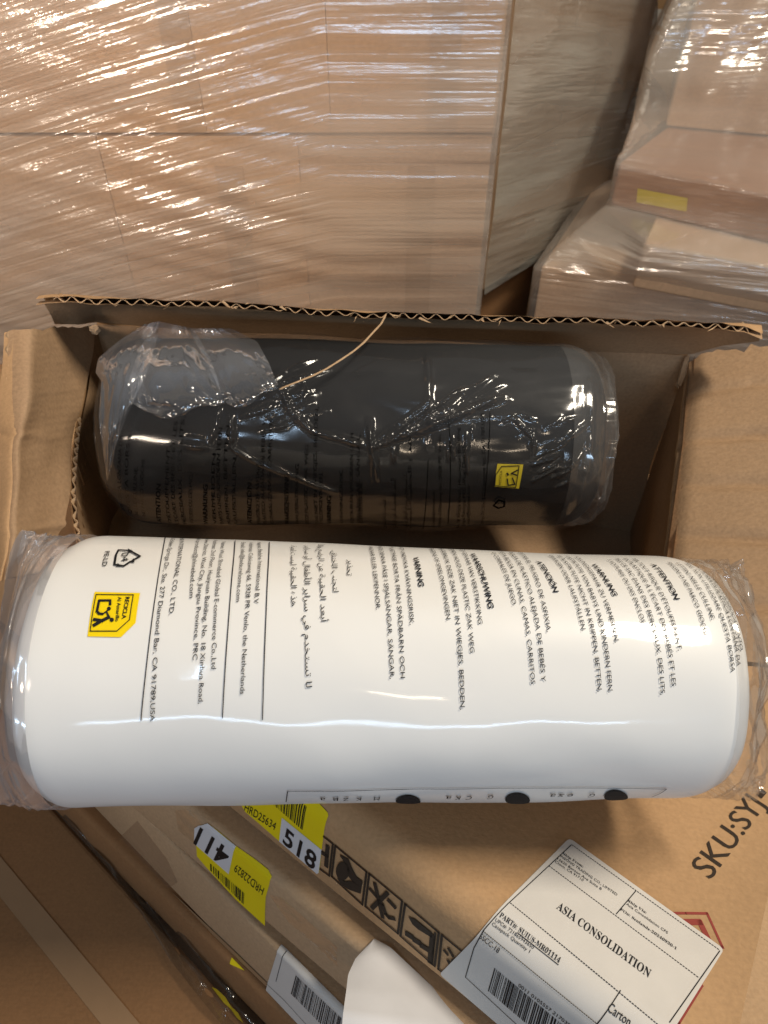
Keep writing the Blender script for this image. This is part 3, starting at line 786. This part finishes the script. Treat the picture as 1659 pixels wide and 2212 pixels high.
# walls -------------------------------------------------------------
rimL = [BL, P(199, 760, .88), P(196, 800, .868), P(191, 840, .85), P(173, 928, .825), P(167, 1000, .80), P(164, 1060, .785), P(168, 1120, .77), P(178, 1168, .757), FL.lerp(BL, .12), FL]
rl = resample(rimL, 60)
def wallfn(rim, wobble=.004, sd=0.):
    def f(u, v):
        p = lerp_poly(rim, u); b = floor_under(p)
        q_ = p.lerp(b, v)
        k = wobble * math.sin(math.pi * v)
        return q_ + Vector((k * n3(u * 3 + sd, v * 3), k * n3(u * 3, v * 3 + sd), 0))
    return f
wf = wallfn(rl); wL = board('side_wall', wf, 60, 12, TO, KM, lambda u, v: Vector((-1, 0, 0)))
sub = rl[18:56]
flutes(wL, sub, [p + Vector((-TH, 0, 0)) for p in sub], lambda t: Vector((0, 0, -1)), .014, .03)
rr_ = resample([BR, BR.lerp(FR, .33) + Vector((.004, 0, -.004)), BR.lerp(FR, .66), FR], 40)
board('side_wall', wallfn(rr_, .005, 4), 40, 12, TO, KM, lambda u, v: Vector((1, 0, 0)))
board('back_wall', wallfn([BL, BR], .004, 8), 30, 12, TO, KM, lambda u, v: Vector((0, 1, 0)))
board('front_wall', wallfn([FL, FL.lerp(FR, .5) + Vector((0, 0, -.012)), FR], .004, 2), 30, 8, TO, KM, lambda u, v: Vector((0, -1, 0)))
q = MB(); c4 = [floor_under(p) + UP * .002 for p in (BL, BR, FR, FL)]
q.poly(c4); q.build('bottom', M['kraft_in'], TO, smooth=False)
# back flap, bent in over the dark roll --------------------------------
fe = [P(x, y, d) for x, y, d in ((78, 659, .775), (104, 654, .772), (150, 653.5, .77), (300, 658, .77), (450, 665, .77), (600, 673, .77), (830, 686, .77), (1075, 694, .77), (1300, 703, .772), (1480, 704, .775), (1560, 707, .778), (1610, 716, .782), (1647, 733, .79))]
fo = [P(118, 700, .82), P(175, 704, .86)] + [BL.lerp(BR, t) for t in (0, .1, .22, .34, .5, .66, .82, .92, 1)] + [P(1560, 748, .85), P(1640, 737, .80)]
fe, fo = resample(fe, 120), resample(fo, 120)
bn = Vector((0, .62, .78))
def bf(u, v):
    p = lerp_poly(fo, u).lerp(lerp_poly(fe, u), v)
    sag = .010 * math.sin(math.pi * v) + .004 * n3(u * 6, v * 2)
    ripple = .0025 * (v ** 3) * n3(u * 30, 2)
    return p + bn * (sag + ripple)
bfo = board('flap', bf, 120, 10, TO, [M['kraft_in'], M['kraft']], lambda u, v: bn)
ein = [bf(i / 120, 1) for i in range(3, 118)]; eout = [p + bn * TH for p in ein]
flutes(bfo, ein, eout, lambda t: (bf(.025 + .95 * t, .88) - bf(.025 + .95 * t, 1)).normalized(), .0178, .024)
# torn paper shreds along its raw edge
rs = random.Random(4)
for k in range(20):
    u = rs.uniform(.06, .97); p = bf(u, 1) + bn * TH * rs.uniform(0, 1)
    L_ = rs.uniform(.004, .011) * (2.0 if rs.random() < .12 else 1); a = rs.uniform(-1, 1)
    d = (Vector((a, -.35 * rs.random(), rs.uniform(-.8, .2)))).normalized()
    w_ = Vector((.0011, .0004, .0008))
    q = MB(); q.poly([p - w_, p + d * L_ * .6 + Vector((0, -.002, 0)), p + d * L_, p + w_])
    q.build('paper_shred', M['kraft_pale'], bfo, smooth=False)
# side flaps -----------------------------------------------------------
ri = resample([BR.lerp(FR, t) + Vector((0, 0, .001)) for t in (0, .3, .6, .93)], 40)
def rf(u, v):
    p = lerp_poly(ri, u); wdt = .135 + .01 * n3(u * 3)
    crush = 0
    for c, dp in ((.16, .004), (.34, .008), (.50, .006), (.67, .007), (.86, .006)): crush -= 1.7 * dp * math.exp(-((u - c - .012 * n3(v * 3, c * 9)) / .018) ** 2)
    top = .010 * math.sin(u * 9) * v
    ragged = .012 * n3(v * 12, 6) * (1 - u) ** 8
    return p + Vector((wdt * v, ragged - .052 * v, .06 * v - .012 * v * v + crush * (.35 + .65 * v) + top * .5 - .012 * math.exp(-(v / .05) ** 2)))
board('flap', rf, 110, 24, TO, [M['kraft_in'], M['kraft']], lambda u, v: Vector((0, 0, -1)))
lo = [P(x, y, d) for x, y, d in ((19, 714, .70), (13, 800, .69), (6, 900, .682), (-2, 1010, .675), (-8, 1130, .668), (-14, 1260, .662))]
li = [P(x, y, d) for x, y, d in ((203, 704, .898), (198, 760, .879), (190, 836, .851), (178, 880, .838), (163, 912, .824), (156, 950, .814), (152, 1010, .797), (147, 1080, .78), (141, 1122, .768), (146, 1134, .766), (132, 1146, .763), (122, 1170, .757), (104, 1200, .748), (96, 1235, .74))]
lo, li = resample(lo, 80), resample(li, 80)
def lf(u, v):
    p = lerp_poly(li, u).lerp(lerp_poly(lo, u), v)
    p = p * (1 + .085 * max(0, (v - .68) / .32) ** 1.4)
    k = .004 * n3(u * 5, v * 3) + .004 * math.exp(-((u - .52 + .1 * v) / .012) ** 2) * v
    rag = .010 * (1 - u) ** 10 * n3(v * 9, 3)
    return p + Vector((k - .006 * math.sin(math.pi * v), rag, 0))
lfo = board('flap', lf, 80, 20, TO, [M['kraft_in'], M['kraft']], lambda u, v: Vector((-.92, 0, -.38)))
e_in = [lf(i / 80, 1) for i in range(81)]
flutes(lfo, e_in, [p + Vector((-.92, 0, -.38)) * TH for p in e_in], lambda t: (lf(t, .95) - lf(t, 1)).normalized(), .0165, .008)
# torn corner pieces
q = MB()
def tear(pts, d, sd, lift=0.):
    c = [P(x, y, d + .004 * n3(i * .9, sd)) for i, (x, y) in enumerate(pts)]
    q.poly(c); q.poly([p + Vector((0, .003, -.005)) for p in c][::-1])
tear([(1490, 766), (1480, 772), (1471, 800), (1463, 828), (1470, 836), (1476, 822), (1484, 806)], .895, 2)
q.build('torn_corner', M['kraft_in'], TO, smooth=False)
q = MB()
tear([(192, 706), (206, 700), (214, 708), (205, 718), (194, 716)], .84, 9)
q.build('torn_corner', M['kraft_pale'], TO, smooth=False)

# ================================================================== rolls
def tube(mb, pts, r, n=6, flat=1.0):
    ring = []
    for i, p in enumerate(pts):
        t = (pts[min(i + 1, len(pts) - 1)] - pts[max(i - 1, 0)]).normalized()
        a = t.cross(Vector((0, 0, 1))); a = a.normalized() if a.length > 1e-6 else Vector((1, 0, 0)); b = t.cross(a)
        rr = r * (1 if 0 < i < len(pts) - 1 else .4) * (1 + .25 * n3(i * .7, 5))
        ring.append([mb.vert(p + (a * math.cos(k * 2 * math.pi / n) + b * flat * math.sin(k * 2 * math.pi / n)) * rr) for k in range(n)])
    for x, y in zip(ring, ring[1:]):
        for k in range(n): mb.face((x[k], x[(k + 1) % n], y[(k + 1) % n], y[k]))

# ---- dark roll in the box
dA, dB = P(262, 930, .838), P(1272, 946, .838)
DR = Roll(dA, dB, .108, .103, cap=.05, end=.6, lump=.028, seed=3)
TD = thing('bagged_roll', 'dark grey fabric roll in a crinkled clear bag lying inside the open box', 'rolled blanket', W(*((dA + dB) / 2)), 'bagged rolls from the open box')
q = MB(); DR.mesh(q, 110, 120); q.build('fabric_roll', M['dark_bag'], TD)
# clear bag with pulled ridges
ridges = []
def rl_(k, pts, wd=.0022, h=.0045):
    g = [DR.inv(p) for p in Z(k, *pts)]
    for a, b in zip(g, g[1:]): ridges.append((a, b, wd, h))
rs = random.Random(11)
for i in range(30):                                  # fan running up to the right
    t = rs.random(); u = rs.random()
    x0, y0 = 60 + 420 * t, 620 - 120 * t + rs.uniform(-25, 15)
    L_ = rs.uniform(180, 560); an = math.radians(rs.uniform(16, 42) * (1 - .25 * t))
    pts = [(x0 + L_ * s * math.cos(an + .12 * math.sin(s * 3)), y0 - L_ * s * math.sin(an + .12 * s * (u - .5))) for s in (0, .33, .66, 1)]
    rl_('dr', pts, rs.uniform(.0012, .0026), rs.uniform(.002, .0055))
for i in range(14):
    y0 = rs.uniform(380, 620); x0 = rs.uniform(840, 1200); L_ = rs.uniform(120, 420); an = math.radians(rs.uniform(8, 40))
    rl_('dl', [(x0, y0), (x0 + L_ * .5 * math.cos(an), y0 - L_ * .5 * math.sin(an)), (x0 + L_ * math.cos(an * .8), y0 - L_ * math.sin(an * .8))], rs.uniform(.0012, .0022), rs.uniform(.002, .005))
for i in range(22):                                  # scratches near the right end
    x0, y0 = rs.uniform(950, 1420), rs.uniform(480, 860); L_ = rs.uniform(60, 190); an = math.radians(rs.uniform(15, 42))
    rl_('dr', [(x0, y0), (x0 + L_ * math.cos(an), y0 - L_ * math.sin(an))], .0014, rs.uniform(.002, .0045))
for x0, y0, y1 in ((215, 600, 700), (235, 610, 690), (545, 600, 690), (575, 560, 680), (655, 540, 760), (690, 490, 560), (1050, 520, 660), (75, 470, 600), (105, 600, 800), (125, 610, 800)):
    rl_('dr', [(x0, y0), (x0 + rs.uniform(-8, 8), y1)], .0016, .004)
rl_('dr', [(425, 90), (432, 350), (445, 600)], .004, .004); rl_('dr', [(1390, 250), (1402, 500), (1370, 750), (1280, 990)], .005, .007)
rl_('dr', [(860, 480), (930, 450), (1000, 520), (1040, 560)], .0018, .005); rl_('dr', [(600, 470), (800, 445), (980, 430), (1060, 460)], .0016, .004)
rl_('dl', [(790, 500), (770, 590), (740, 670)], .0018, .006); rl_('dl', [(845, 540), (850, 620), (855, 690)], .0018, .006); rl_('dl', [(862, 540), (868, 660)], .0014, .004)
rl_('dl', [(1120, 410), (1170, 520), (1290, 620), (1450, 660), (1560, 690)], .003, .006); rl_('dl', [(1220, 360), (1250, 400), (1230, 450)], .0014, .004)
rl_('dl', [(600, 690), (720, 700)], .003, .004); rl_('dl', [(610, 625), (700, 640)], .002, .003)
rl_('dl', [(840, 700), (1000, 790), (1180, 850), (1420, 930)], .002, .004); rl_('dl', [(1590, 560), (1640, 860)], .0018, .005); rl_('dl', [(1610, 560), (1600, 780)], .0016, .005)
NQ, NW = 420, 230
qs = np.linspace(-.004, DR.L + .012, NQ + 1); ws = np.linspace(math.radians(-100), math.radians(120), NW + 1) * DR.R
QQ, WW = np.meshgrid(qs, ws)
hh = np.full(QQ.shape, .0045)
for (a, b, wd, h) in ridges:
    d = np.array(b) - np.array(a); L2_ = (d ** 2).sum() + 1e-12
    t = np.clip(((QQ - a[0]) * d[0] + (WW - a[1]) * d[1]) / L2_, 0, 1)
    dist2 = (QQ - a[0] - t * d[0]) ** 2 + (WW - a[1] - t * d[1]) ** 2
    hh += h * np.exp(-dist2 / wd ** 2) * (.35 + .65 * np.sin(np.pi * np.clip(t, .05, .95)))
rs2 = np.random.RandomState(2)
for _ in range(26):
    k1, k2 = rs2.uniform(-70, 70), rs2.uniform(-60, 60); hh += .00035 * np.sin(QQ * k1 + WW * k2 + rs2.uniform(0, 6))
q = MB(); nw1 = NQ + 1
for j in range(NW + 1):
    th = ws[j] / DR.R
    for i in range(NQ + 1): q.vert(DR.pt(min(qs[i], DR.L), th, hh[j, i]) + DR.e * max(0, qs[i] - DR.L), (qs[i], ws[j]))
for j in range(NW):
    for i in range(NQ): q.face((j * nw1 + i, j * nw1 + i + 1, (j + 1) * nw1 + i + 1, (j + 1) * nw1 + i))
q.build('clear_bag', M['film_clear'], TD)
def droll(px, lift): a = DR.inv(px); return DR.map(a[0], a[1], lift)
# loose ends of that bag, folded over at the left
def sheet(mb, pl, pr, base, lift, amp, nu=40, nv=30, sd=0., bul=0.012):
    def rs_(pts, u):
        k = u * (len(pts) - 1); i = min(int(k), len(pts) - 2); f = k - i
        f = f * f * (3 - 2 * f) if False else f
        return (pts[i][0] * (1 - f) + pts[i + 1][0] * f, pts[i][1] * (1 - f) + pts[i + 1][1] * f)
    def f(u, v):
        a, b = rs_(pl, v), rs_(pr, v)
        x, y = a[0] * (1 - u) + b[0] * u, a[1] * (1 - u) + b[1] * u
        y += 22 * (v ** 4) * n3(u * 2.4 + sd, 2) - 34 * (v ** 5) * abs(u - .45)
        c = base((x, y)); d = c.y * CP - c.z * SP
        k = lift + bul * math.sin(math.pi * u) + amp * (n3(u * 3 + sd, v * 5) + .6 * abs(n3(u * 7 - v * 3, v * 6 + sd)) + .3 * n3(u * 14, v * 14 + sd))
        return (P(x, y, d - k), (u * .15, v * .25))
    mb.grid(nu, nv, f)
bs_ = lambda p: droll(p, .006)
q = MB(); sheet(q, Z('dl', (370, 40), (240, 120), (120, 220), (105, 300), (138, 350), (122, 560), (140, 690), (160, 880)), Z('dl', (450, 20), (445, 100), (420, 190), (390, 290), (330, 420), (270, 560), (215, 720), (190, 900)), bs_, .008, .007, sd=1)
q.build('loose_bag_fold', M['film_end_dark'], TD)
q = MB(); sheet(q, Z('dl', (440, 20), (350, 160), (290, 330), (300, 470), (400, 560)), Z('dl', (640, 60), (720, 200), (765, 320), (795, 440), (812, 505)), bs_, .006, .007, sd=4)
q.build('loose_bag_fold', M['film_end_dark'], TD)
q = MB(); sheet(q, Z('dl', (610, 60), (690, 210), (750, 330), (790, 430), (835, 520)), Z('dl', (840, 60), (985, 130), (1050, 250), (1090, 360), (1110, 405)), bs_, .004, .006, sd=7)
q.build('loose_bag_fold', M['film_end_dark'], TD)
# printing on the bag, upside down from here
q = MB()
def dt(t, x, y0, y1, cap=.0036, k='dl', bold=0.0, dx=0):
    text(q, DR, t, Z(k, (x - dx, y0)), Z(k, (x, y1)), cap=cap, off=.0068, bold=bold)
for t, x, y0, y1 in (('DI PLASTICA LONTANA DA', 268, 1050, 640), ('QUESTA BORSA', 310, 1050, 630), ('NELLE CULLINE,', 345, 1050, 800), ('NEI PARCO GIOCHI.', 385, 1050, 760),
                     ("D'ÉTOUFFEMENT,", 525, 1080, 690), ("L'ÉCART DES BÉBÉS ET LES", 565, 1085, 570), ('BERCEAUX, DES LITS,', 605, 1085, 545), ('VOITURES OU DES ENCLOS.', 645, 1085, 790),
                     ('VERMEIDEN,', 770, 1090, 710), ('BABYS UND KINDERN FERN.', 805, 1090, 590), ('KRIPPEN, BETTEN,', 845, 1090, 570), ('LAUFSTÄLLEN.', 880, 1090, 740),
                     ('PELIGRO DE ASFIXIA,', 1005, 1090, 770), ('PLÁSTICO ALEJADA DE BEBÉS Y', 1040, 1090, 565), ('CUNAS, CAMAS, CARRITOS', 1078, 1090, 555), 
                     ('VAN VERSTIKKING', 1215, 1090, 790), ('DEZE PLASTIC ZAK WEG', 1268, 1090, 690), ('ZAK NIET IN WIEGJES, BEDDEN,', 1322, 1090, 495), ('SPEELOMGEVINGEN.', 1345, 1090, 830),
                     ('KVÄVNINGSRISK,', 1455, 1090, 810), ('BORTA FRÅN SPÄDBARN OCH', 1512, 1090, 630), ('SPJÄLSÄNGAR, SÄNGAR,', 1548, 1090, 640), ('ELLER LEKPENNOR.', 1560, 1090, 880)):
    dt(t, x, y0, y1)
for t, x, y0, y1 in (('ATTENTION', 470, 1080, 890), ('WARNUNG', 722, 1090, 895), ('ATENCIÓN', 960, 1090, 885), ('WAARSCHUWING', 1162, 1090, 835), ('VARNING', 1390, 1090, 950)): dt(t, x, y0, y1, .0046, bold=.02)
for t, x, y0, y1 in (('هذه الحقيبة ليست', 330, 1060, 560), ('لا تستخدم في سراير الأطفال أو سراير', 305, 1060, 770), ('أبعد الحقيبة عن الرضع', 240, 1060, 795), ('لتجنب الاختناق', 180, 1060, 910)): dt(arabic(t), x, y0, y1, .004, 'dr')
for t, x, y0, y1 in (('Address: Celsiusweg 66, 5928 PR Venlo,', 505, 1060, 540), ('Email: info@bedsurehome.com', 470, 1060, 860), ('No. 18 Xinhua Road, Huaiyuan Building', 615, 1060, 505), ('Jiangsu Province, PRC Wuxi District', 645, 1050, 610), ('product@shinebed.com', 675, 1040, 830), ('Springs Dr., Ste. 277 Diamond Bar, CA 91789,USA', 755, 1040, 425)): dt(t, x, y0, y1, .0034, 'dr')
for pts in (((793, 420), (785, 640), (762, 880)), ((550, 460), (562, 700), (548, 1040)), ((430, 690), (420, 880), (400, 1070))): stroke(q, DR, Z('dr', *pts), .0008, .0068)
stroke(q, DR, Z('dr', (845, 905), (880, 915), (878, 940), (845, 950), (815, 935), (845, 905)), .0022, .0068)
q.build('bag_print', M['ink_dark'], TD, smooth=False)
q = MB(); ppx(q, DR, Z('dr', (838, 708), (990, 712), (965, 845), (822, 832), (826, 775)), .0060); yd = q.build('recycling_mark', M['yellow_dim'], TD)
q = MB()
stroke(q, DR, Z('dr', (862, 722), (965, 718), (945, 838), (822, 826), (828, 768), (862, 722)), .0009, .0066)
stroke(q, DR, Z('dr', (925, 785), (940, 820), (900, 825), (895, 790)), .0014, .0066); stroke(q, DR, Z('dr', (955, 742), (920, 760), (950, 770)), .0014, .0066); stroke(q, DR, Z('dr', (895, 760), (900, 768)), .002, .0066)
text(q, DR, 'RECICLA', Z('dr', (858, 822)), Z('dr', (866, 745)), cap=.0024, off=.0066); q.build('pictogram', M['ink_roll'], yd, smooth=False)
# right end of the clear bag
def endfilm(mb, roll, right, rings, nt_=180, amp=.006, th0=-180, th1=180, sd=0., fold=False):
    def f(u, v):
        th = math.radians(th0 + (th1 - th0) * u)
        k = v * (len(rings) - 1); i = min(int(k), len(rings) - 2); g = k - i
        dq, sv, sd_ = [rings[i][j] * (1 - g) + rings[i + 1][j] * g for j in range(3)]
        q_ = roll.L + dq if right else -dq
        R = roll.r1 if right else roll.r0
        wob = amp * min(1, v * 2.0) * (n3(th * 2, v * 4, sd) + 1.3 * (.3 - abs(n3(th * 5, v * 5, sd))) + .8 * (.3 - abs(n3(th * 11 + v * 6, v * 8, sd))) + .25 * n3(th * 22, v * 18, sd))
        if fold:                                      # flattened end with a few long folds running across it
            wob = amp * min(1, v * 2.2) * (.9 * n3(th * 1.6, v * 2, sd) + 2.0 * (.25 - abs(n3(th * .9, v * 5.5, sd))) + 1.0 * (.25 - abs(n3(th * 2.2 + v * 5, v * 9, sd + 3))) + .22 * n3(th * 9, v * 16, sd))
        p = roll.a + roll.e * (q_ + wob * .9) + roll.ev * math.cos(th) * (R * sv + wob) + roll.ed * math.sin(th) * (R * sd_ + wob)
        return (p, (th * .1, v * .12))
    mb.grid(nt_, 44, f)
q = MB(); endfilm(q, DR, True, [(-.045, 1.03, 1.02), (-.015, 1.0, .98), (.004, .84, .92), (.012, .5, .75), (.016, .12, .7)], sd=2, amp=.004, fold=True); q.build('bag_end', M['film_end_grey'], TD)

# torn strand hanging from the flap onto the dark roll
q = MB()
pts = [bf(.476, 1) + bn * .004, bf(.474, 1) + Vector((-.004, -.006, -.004))] + [P(x, y, d) for x, y, d in ((806, 718, .752), (785, 741, .738), (762, 760, .728), (735, 778, .722), (705, 797, .718), (675, 812, .716), (645, 824, .715), (620, 834, .716), (603, 841, .718))]
tube(q, resample(pts, 40), .0013, 6, .6)
q.build('torn_strand', M['kraft_pale'], bfo)

# ---- white roll in front
wA, wB = P(146, 1440, .5632), P(1500, 1455, .5835)
WR = Roll(wA, wB, .1036, .0940, cap=.026, end=.86, lump=.022, seed=9, cap2=.030)
TW_ = thing('bagged_roll', 'big white plastic bagged roll printed with black warnings, resting across the box front', 'rolled blanket', W(*((wA + wB) / 2)), 'bagged rolls from the open box')
q = MB(); WR.mesh(q, 150, 160); q.build('white_bag', M['white_bag'], TW_)
q = MB(); endfilm(q, WR, False, [(-.014, 1.004, 1.004), (.000, .985, .995), (.010, .88, .98), (.022, .62, .98), (.036, .34, .99), (.052, .06, 1.0)], amp=.006, sd=5, fold=True); q.build('bag_end', M['film_end_white'], TW_)
q = MB(); endfilm(q, WR, True, [(-.014, 1.004, 1.004), (.000, .985, .985), (.010, .90, .96), (.020, .68, .95), (.034, .38, .96), (.048, .06, .97)], amp=.006, sd=8, fold=True); q.build('bag_end', M['film_end_clear'], TW_)
q = MB()
LN = [('r1', 'BEDSHE INTERNATIONAL CO., LTD.', 1072, 100, 1003, 565), ('r1', '20651 Golden Springs Dr., Ste. 277 Diamond Bar, CA 91789,USA', 1026, 92, 893, 1190),
      ('r1', 'Name: Wuxi Shinebed Global E-commerce Co.,Ltd', 1318, 138, 1258, 882), ('r1', 'Address: 2nd Floor, Huaiyuan Building, No. 18 Xinhua Road,', 1270, 128, 1180, 1085),
      ('r1', 'Xinwu District, Wuxi City, Jiangsu Province, PRC', 1222, 118, 1147, 830), ('r1', 'Email: product@shinebed.com', 1177, 112, 1126, 465),
      ('r1', 'Name: Bedshe International B.V', 1527, 140, 1509, 500), ('r1', 'Address: Celsiusweg 66, 5928 PR Venlo, the Netherlands', 1482, 142, 1427, 1030), ('r1', 'Email: info@bedsurehome.com', 1434, 142, 1403, 490),
      ('r2', 'ATT UNDVIKA KVÄVNINGSRISK,', 785, 165, 850, 622), ('r2', 'PLASTPÅSE BORTA FRÅN SPÄDBARN OCH', 728, 165, 795, 935), ('r2', 'INTE DENNA PÅSE I SPJÄLSÄNGAR, SÄNGAR,', 660, 160, 732, 940), ('r2', 'VAGNAR ELLER LEKPENNOR.', 604, 160, 650, 535),
      ('r2', 'HET GEVAAR VAN VERSTIKKING', 1143, 175, 1255, 618), ('r2', 'KOMEN HOUD DEZE PLASTIC ZAK WEG', 1080, 172, 1208, 785), ('r2', 'EN GEBRUIK DEZE ZAK NIET IN WIEGJES, BEDDEN,', 1022, 170, 1150, 1122), ('r2', 'WAGENS OF SPEELOMGEVINGEN.', 960, 168, 1068, 600)]
MID = [(376, 1249), (348, 1265), (466, 1275), (443.7, 1296), (427, 1291), (414, 1233.5), (556, 1244), (531, 1301), (516.6, 1239)]
for i, (k, t, x0, y0, x1, y1) in enumerate(LN): text(q, WR, t, Z(k, (x0, y0)), Z(k, (x1, y1)), cap=.0031, off=.0012, mid=MID[i] if i < len(MID) else None)
for t, p0, p1 in (('EVITAR EL PELIGRO DE ASFIXIA,', (1119, 1195), (1180, 1368)), ('BOLSA DE PLÁSTICO ALEJADA DE BEBÉS Y', (1098.8, 1196), (1169.7, 1472.6)), ('ESTA BOLSA EN CUNAS, CAMAS, CARRITOS', (1078, 1195), (1147, 1478)), ('O CORRALES DE JUEGO.', (1061.7, 1197), (1106.4, 1312)),
                  ('ICKUNGSGEFAHR ZU VERMEIDEN,', (1241, 1203), (1326.9, 1389.8)), ('LASTIKTÜTE VON BABYS UND KINDERN FERN.', (1222, 1202), (1314.6, 1496.7)), ('SE PLASTIKTÜTE NICHT IN KRIPPEN, BETTEN,', (1203, 1201), (1291.4, 1495)), ('ERWAGEN ODER LAUFSTÄLLEN.', (1185, 1201), (1255, 1366)),
                  ("TER TOUT RISQUE D'ÉTOUFFEMENT,", (1363, 1207), (1462.8, 1406.6)), ("EN PLASTIQUE À L'ÉCART DES BÉBÉS ET LES", (1346, 1207), (1450.6, 1482)), ('PAS CE SAC DANS DES BERCEAUX, DES LITS,', (1327.5, 1207), (1427.4, 1501.6)), ('S VOITURES OU DES ENCLOS.', (1311.4, 1210), (1384, 1350)),
                  ('COLO DI SOFFOCAMENTO,', (1535, 1236), (1601, 1406.6)), ('LA BORSA DI PLASTICA LONTANA DA', (1506, 1219), (1593, 1438)), ('BINI. NON UTILIZZARE QUESTA BORSA', (1480, 1214), (1578.8, 1451.7)), ('LETTINI NELLE CULLINE,', (1460, 1216), (1535, 1342)), ('SEGGINI O NEI PARCO GIOCHI.', (1441, 1215), (1519, 1376.6))):
    text(q, WR, t, p0, p1, cap=.0031, off=.0012)
for t, p0, p1 in (('VARNING', (891.8, 1206.5), (904.5, 1268)), ('WAARSCHUWING', (1014.4, 1199), (1054.4, 1316.7)), ('ATENCIÓN', (1156.8, 1216.5), (1194.8, 1283.5)), ('WARNUNG', (1276, 1220.4), (1322.7, 1290.6)), ('ATTENTION', (1404.8, 1220), (1456.4, 1297))):
    text(q, WR, t, p0, p1, cap=.0040, off=.0012, bold=.022)
for t, p0, p1 in (('تحذير', (752, 1212), (749, 1245)), ('لتجنب الاختناق،', (716, 1192), (719.5, 1282)), ('أبعد الحقيبة عن الرضع والأ', (687, 1180), (694, 1345)), ('لا تستخدم في سراير الأطفال أو سراير.', (659.5, 1181), (661, 1485)), ('هذه الحقيبة ليست لعبة.', (628.6, 1181), (630, 1312))):
    text(q, WR, arabic(t), p0, p1, cap=.0040, off=.0012)
for p0, pm, p1 in (((358, 1160), (341, 1257), (305, 1556)), ((508, 1173), (495.8, 1327), (481, 1550)), ((582, 1175), (574.4, 1353), (567.5, 1553))):
    a, b, c = WR.inv(p0), WR.inv(p1), WR.inv(pm); tm = (c[1] - a[1]) / (b[1] - a[1]); k = (c[0] - a[0] - (b[0] - a[0]) * tm) / (tm * (1 - tm))
    stroke(q, WR, [(a[0] + (b[0] - a[0]) * t / 12 + k * t / 12 * (1 - t / 12), a[1] + (b[1] - a[1]) * t / 12) for t in range(13)], .0006, .0012, px=False)
text(q, WR, 'PE-LD', Z('r1', (625, 185)), Z('r1', (606, 272)), cap=.0032, off=.0012, bold=.012)
# folded frame near the lower edge
for pp_ in ([(618, 1731), (621.5, 1705)], [(621.5, 1705), (1438.7, 1700.6)], [(1438.7, 1700.6), (1424, 1712), (1408, 1720)]): stroke(q, WR, pp_, .0006, .0012)
for c, rx in (((881.6, 1731), 27), ((1118, 1727), 27), ((1330.7, 1722), 26)): ellipse(q, WR, c, rx, 5.5, .0012)
def caps(t, x0, x1, y): text(q, WR, t, (x0, y), (x0 - 9, y), cap=.006, off=.0012)
for x, t in ((697, 'a'), (725, 'B'), (748, 'Z'), (775, 'K'), (815, 'M'), (970, 'a'), (990, 'K'), (1015, 'C'), (1062, 'G'), (1196, 'a'), (1214, 's'), (1234, 'e'), (1282, 'G')):
    y_ = 1721 - max(0, x - 850) * .016; text(q, WR, t, (x + 6, y_), (x - 6, y_), cap=.0085, off=.0012)
q.build('bag_print', M['ink_roll'], TW_, smooth=False)
# chasing arrows mark
q = MB(); R1 = lambda *p: Z('r1', *p)
for pts in ([(690, 205), (680, 262), (715, 268)], [(690, 205), (705, 178), (775, 182)], [(770, 182), (832, 216), (778, 246)], [(775, 246), (735, 272), (705, 266)]): stroke(q, WR, R1(*pts), .0016, .0012)
for tri in ([(760, 172), (790, 186), (762, 198)], [(795, 228), (772, 250), (800, 254)], [(700, 255), (690, 275), (722, 275)]): ppx(q, WR, R1(*tri), .0013)
text(q, WR, '04', R1((722, 196)), R1((722, 246)), cap=.0048, off=.0012)
q.build('recycling_arrows', M['ink_roll'], TW_, smooth=False)
q = MB(); ppx(q, WR, R1((562, 422), (832, 430), (805, 607), (718, 692), (520, 688)), .0008); yw = q.build('recycling_mark', M['yellow_print'], TW_)
q = MB()
stroke(q, WR, R1((572, 440), (793, 443), (770, 590), (695, 657), (537, 657), (572, 440)), .0006, .0014)
text(q, WR, 'RECICLA', R1((748, 455)), R1((724, 585)), cap=.0027, off=.0014, bold=.022); text(q, WR, 'Al Amarillo', R1((702, 455)), R1((686, 600)), cap=.0024, off=.0014, bold=.012)
stroke(q, WR, R1((655, 476), (590, 476), (577, 540), (590, 554), (612, 556)), .0017, .0014); stroke(q, WR, R1((655, 476), (655, 500)), .0017, .0014); stroke(q, WR, R1((612, 556), (640, 535)), .0010, .0014)
ellipse(q, WR, R1((648, 524)), 4.2, 4.2, .0014); ellipse(q, WR, R1((665, 590)), 4.6, 4.6, .0014)
stroke(q, WR, R1((648, 575), (600, 598), (560, 622)), .0023, .0014); stroke(q, WR, R1((610, 596), (560, 588)), .0021, .0014); stroke(q, WR, R1((650, 578), (636, 548)), .0012, .0014)
q.build('pictogram', M['ink_roll'], yw, smooth=False)
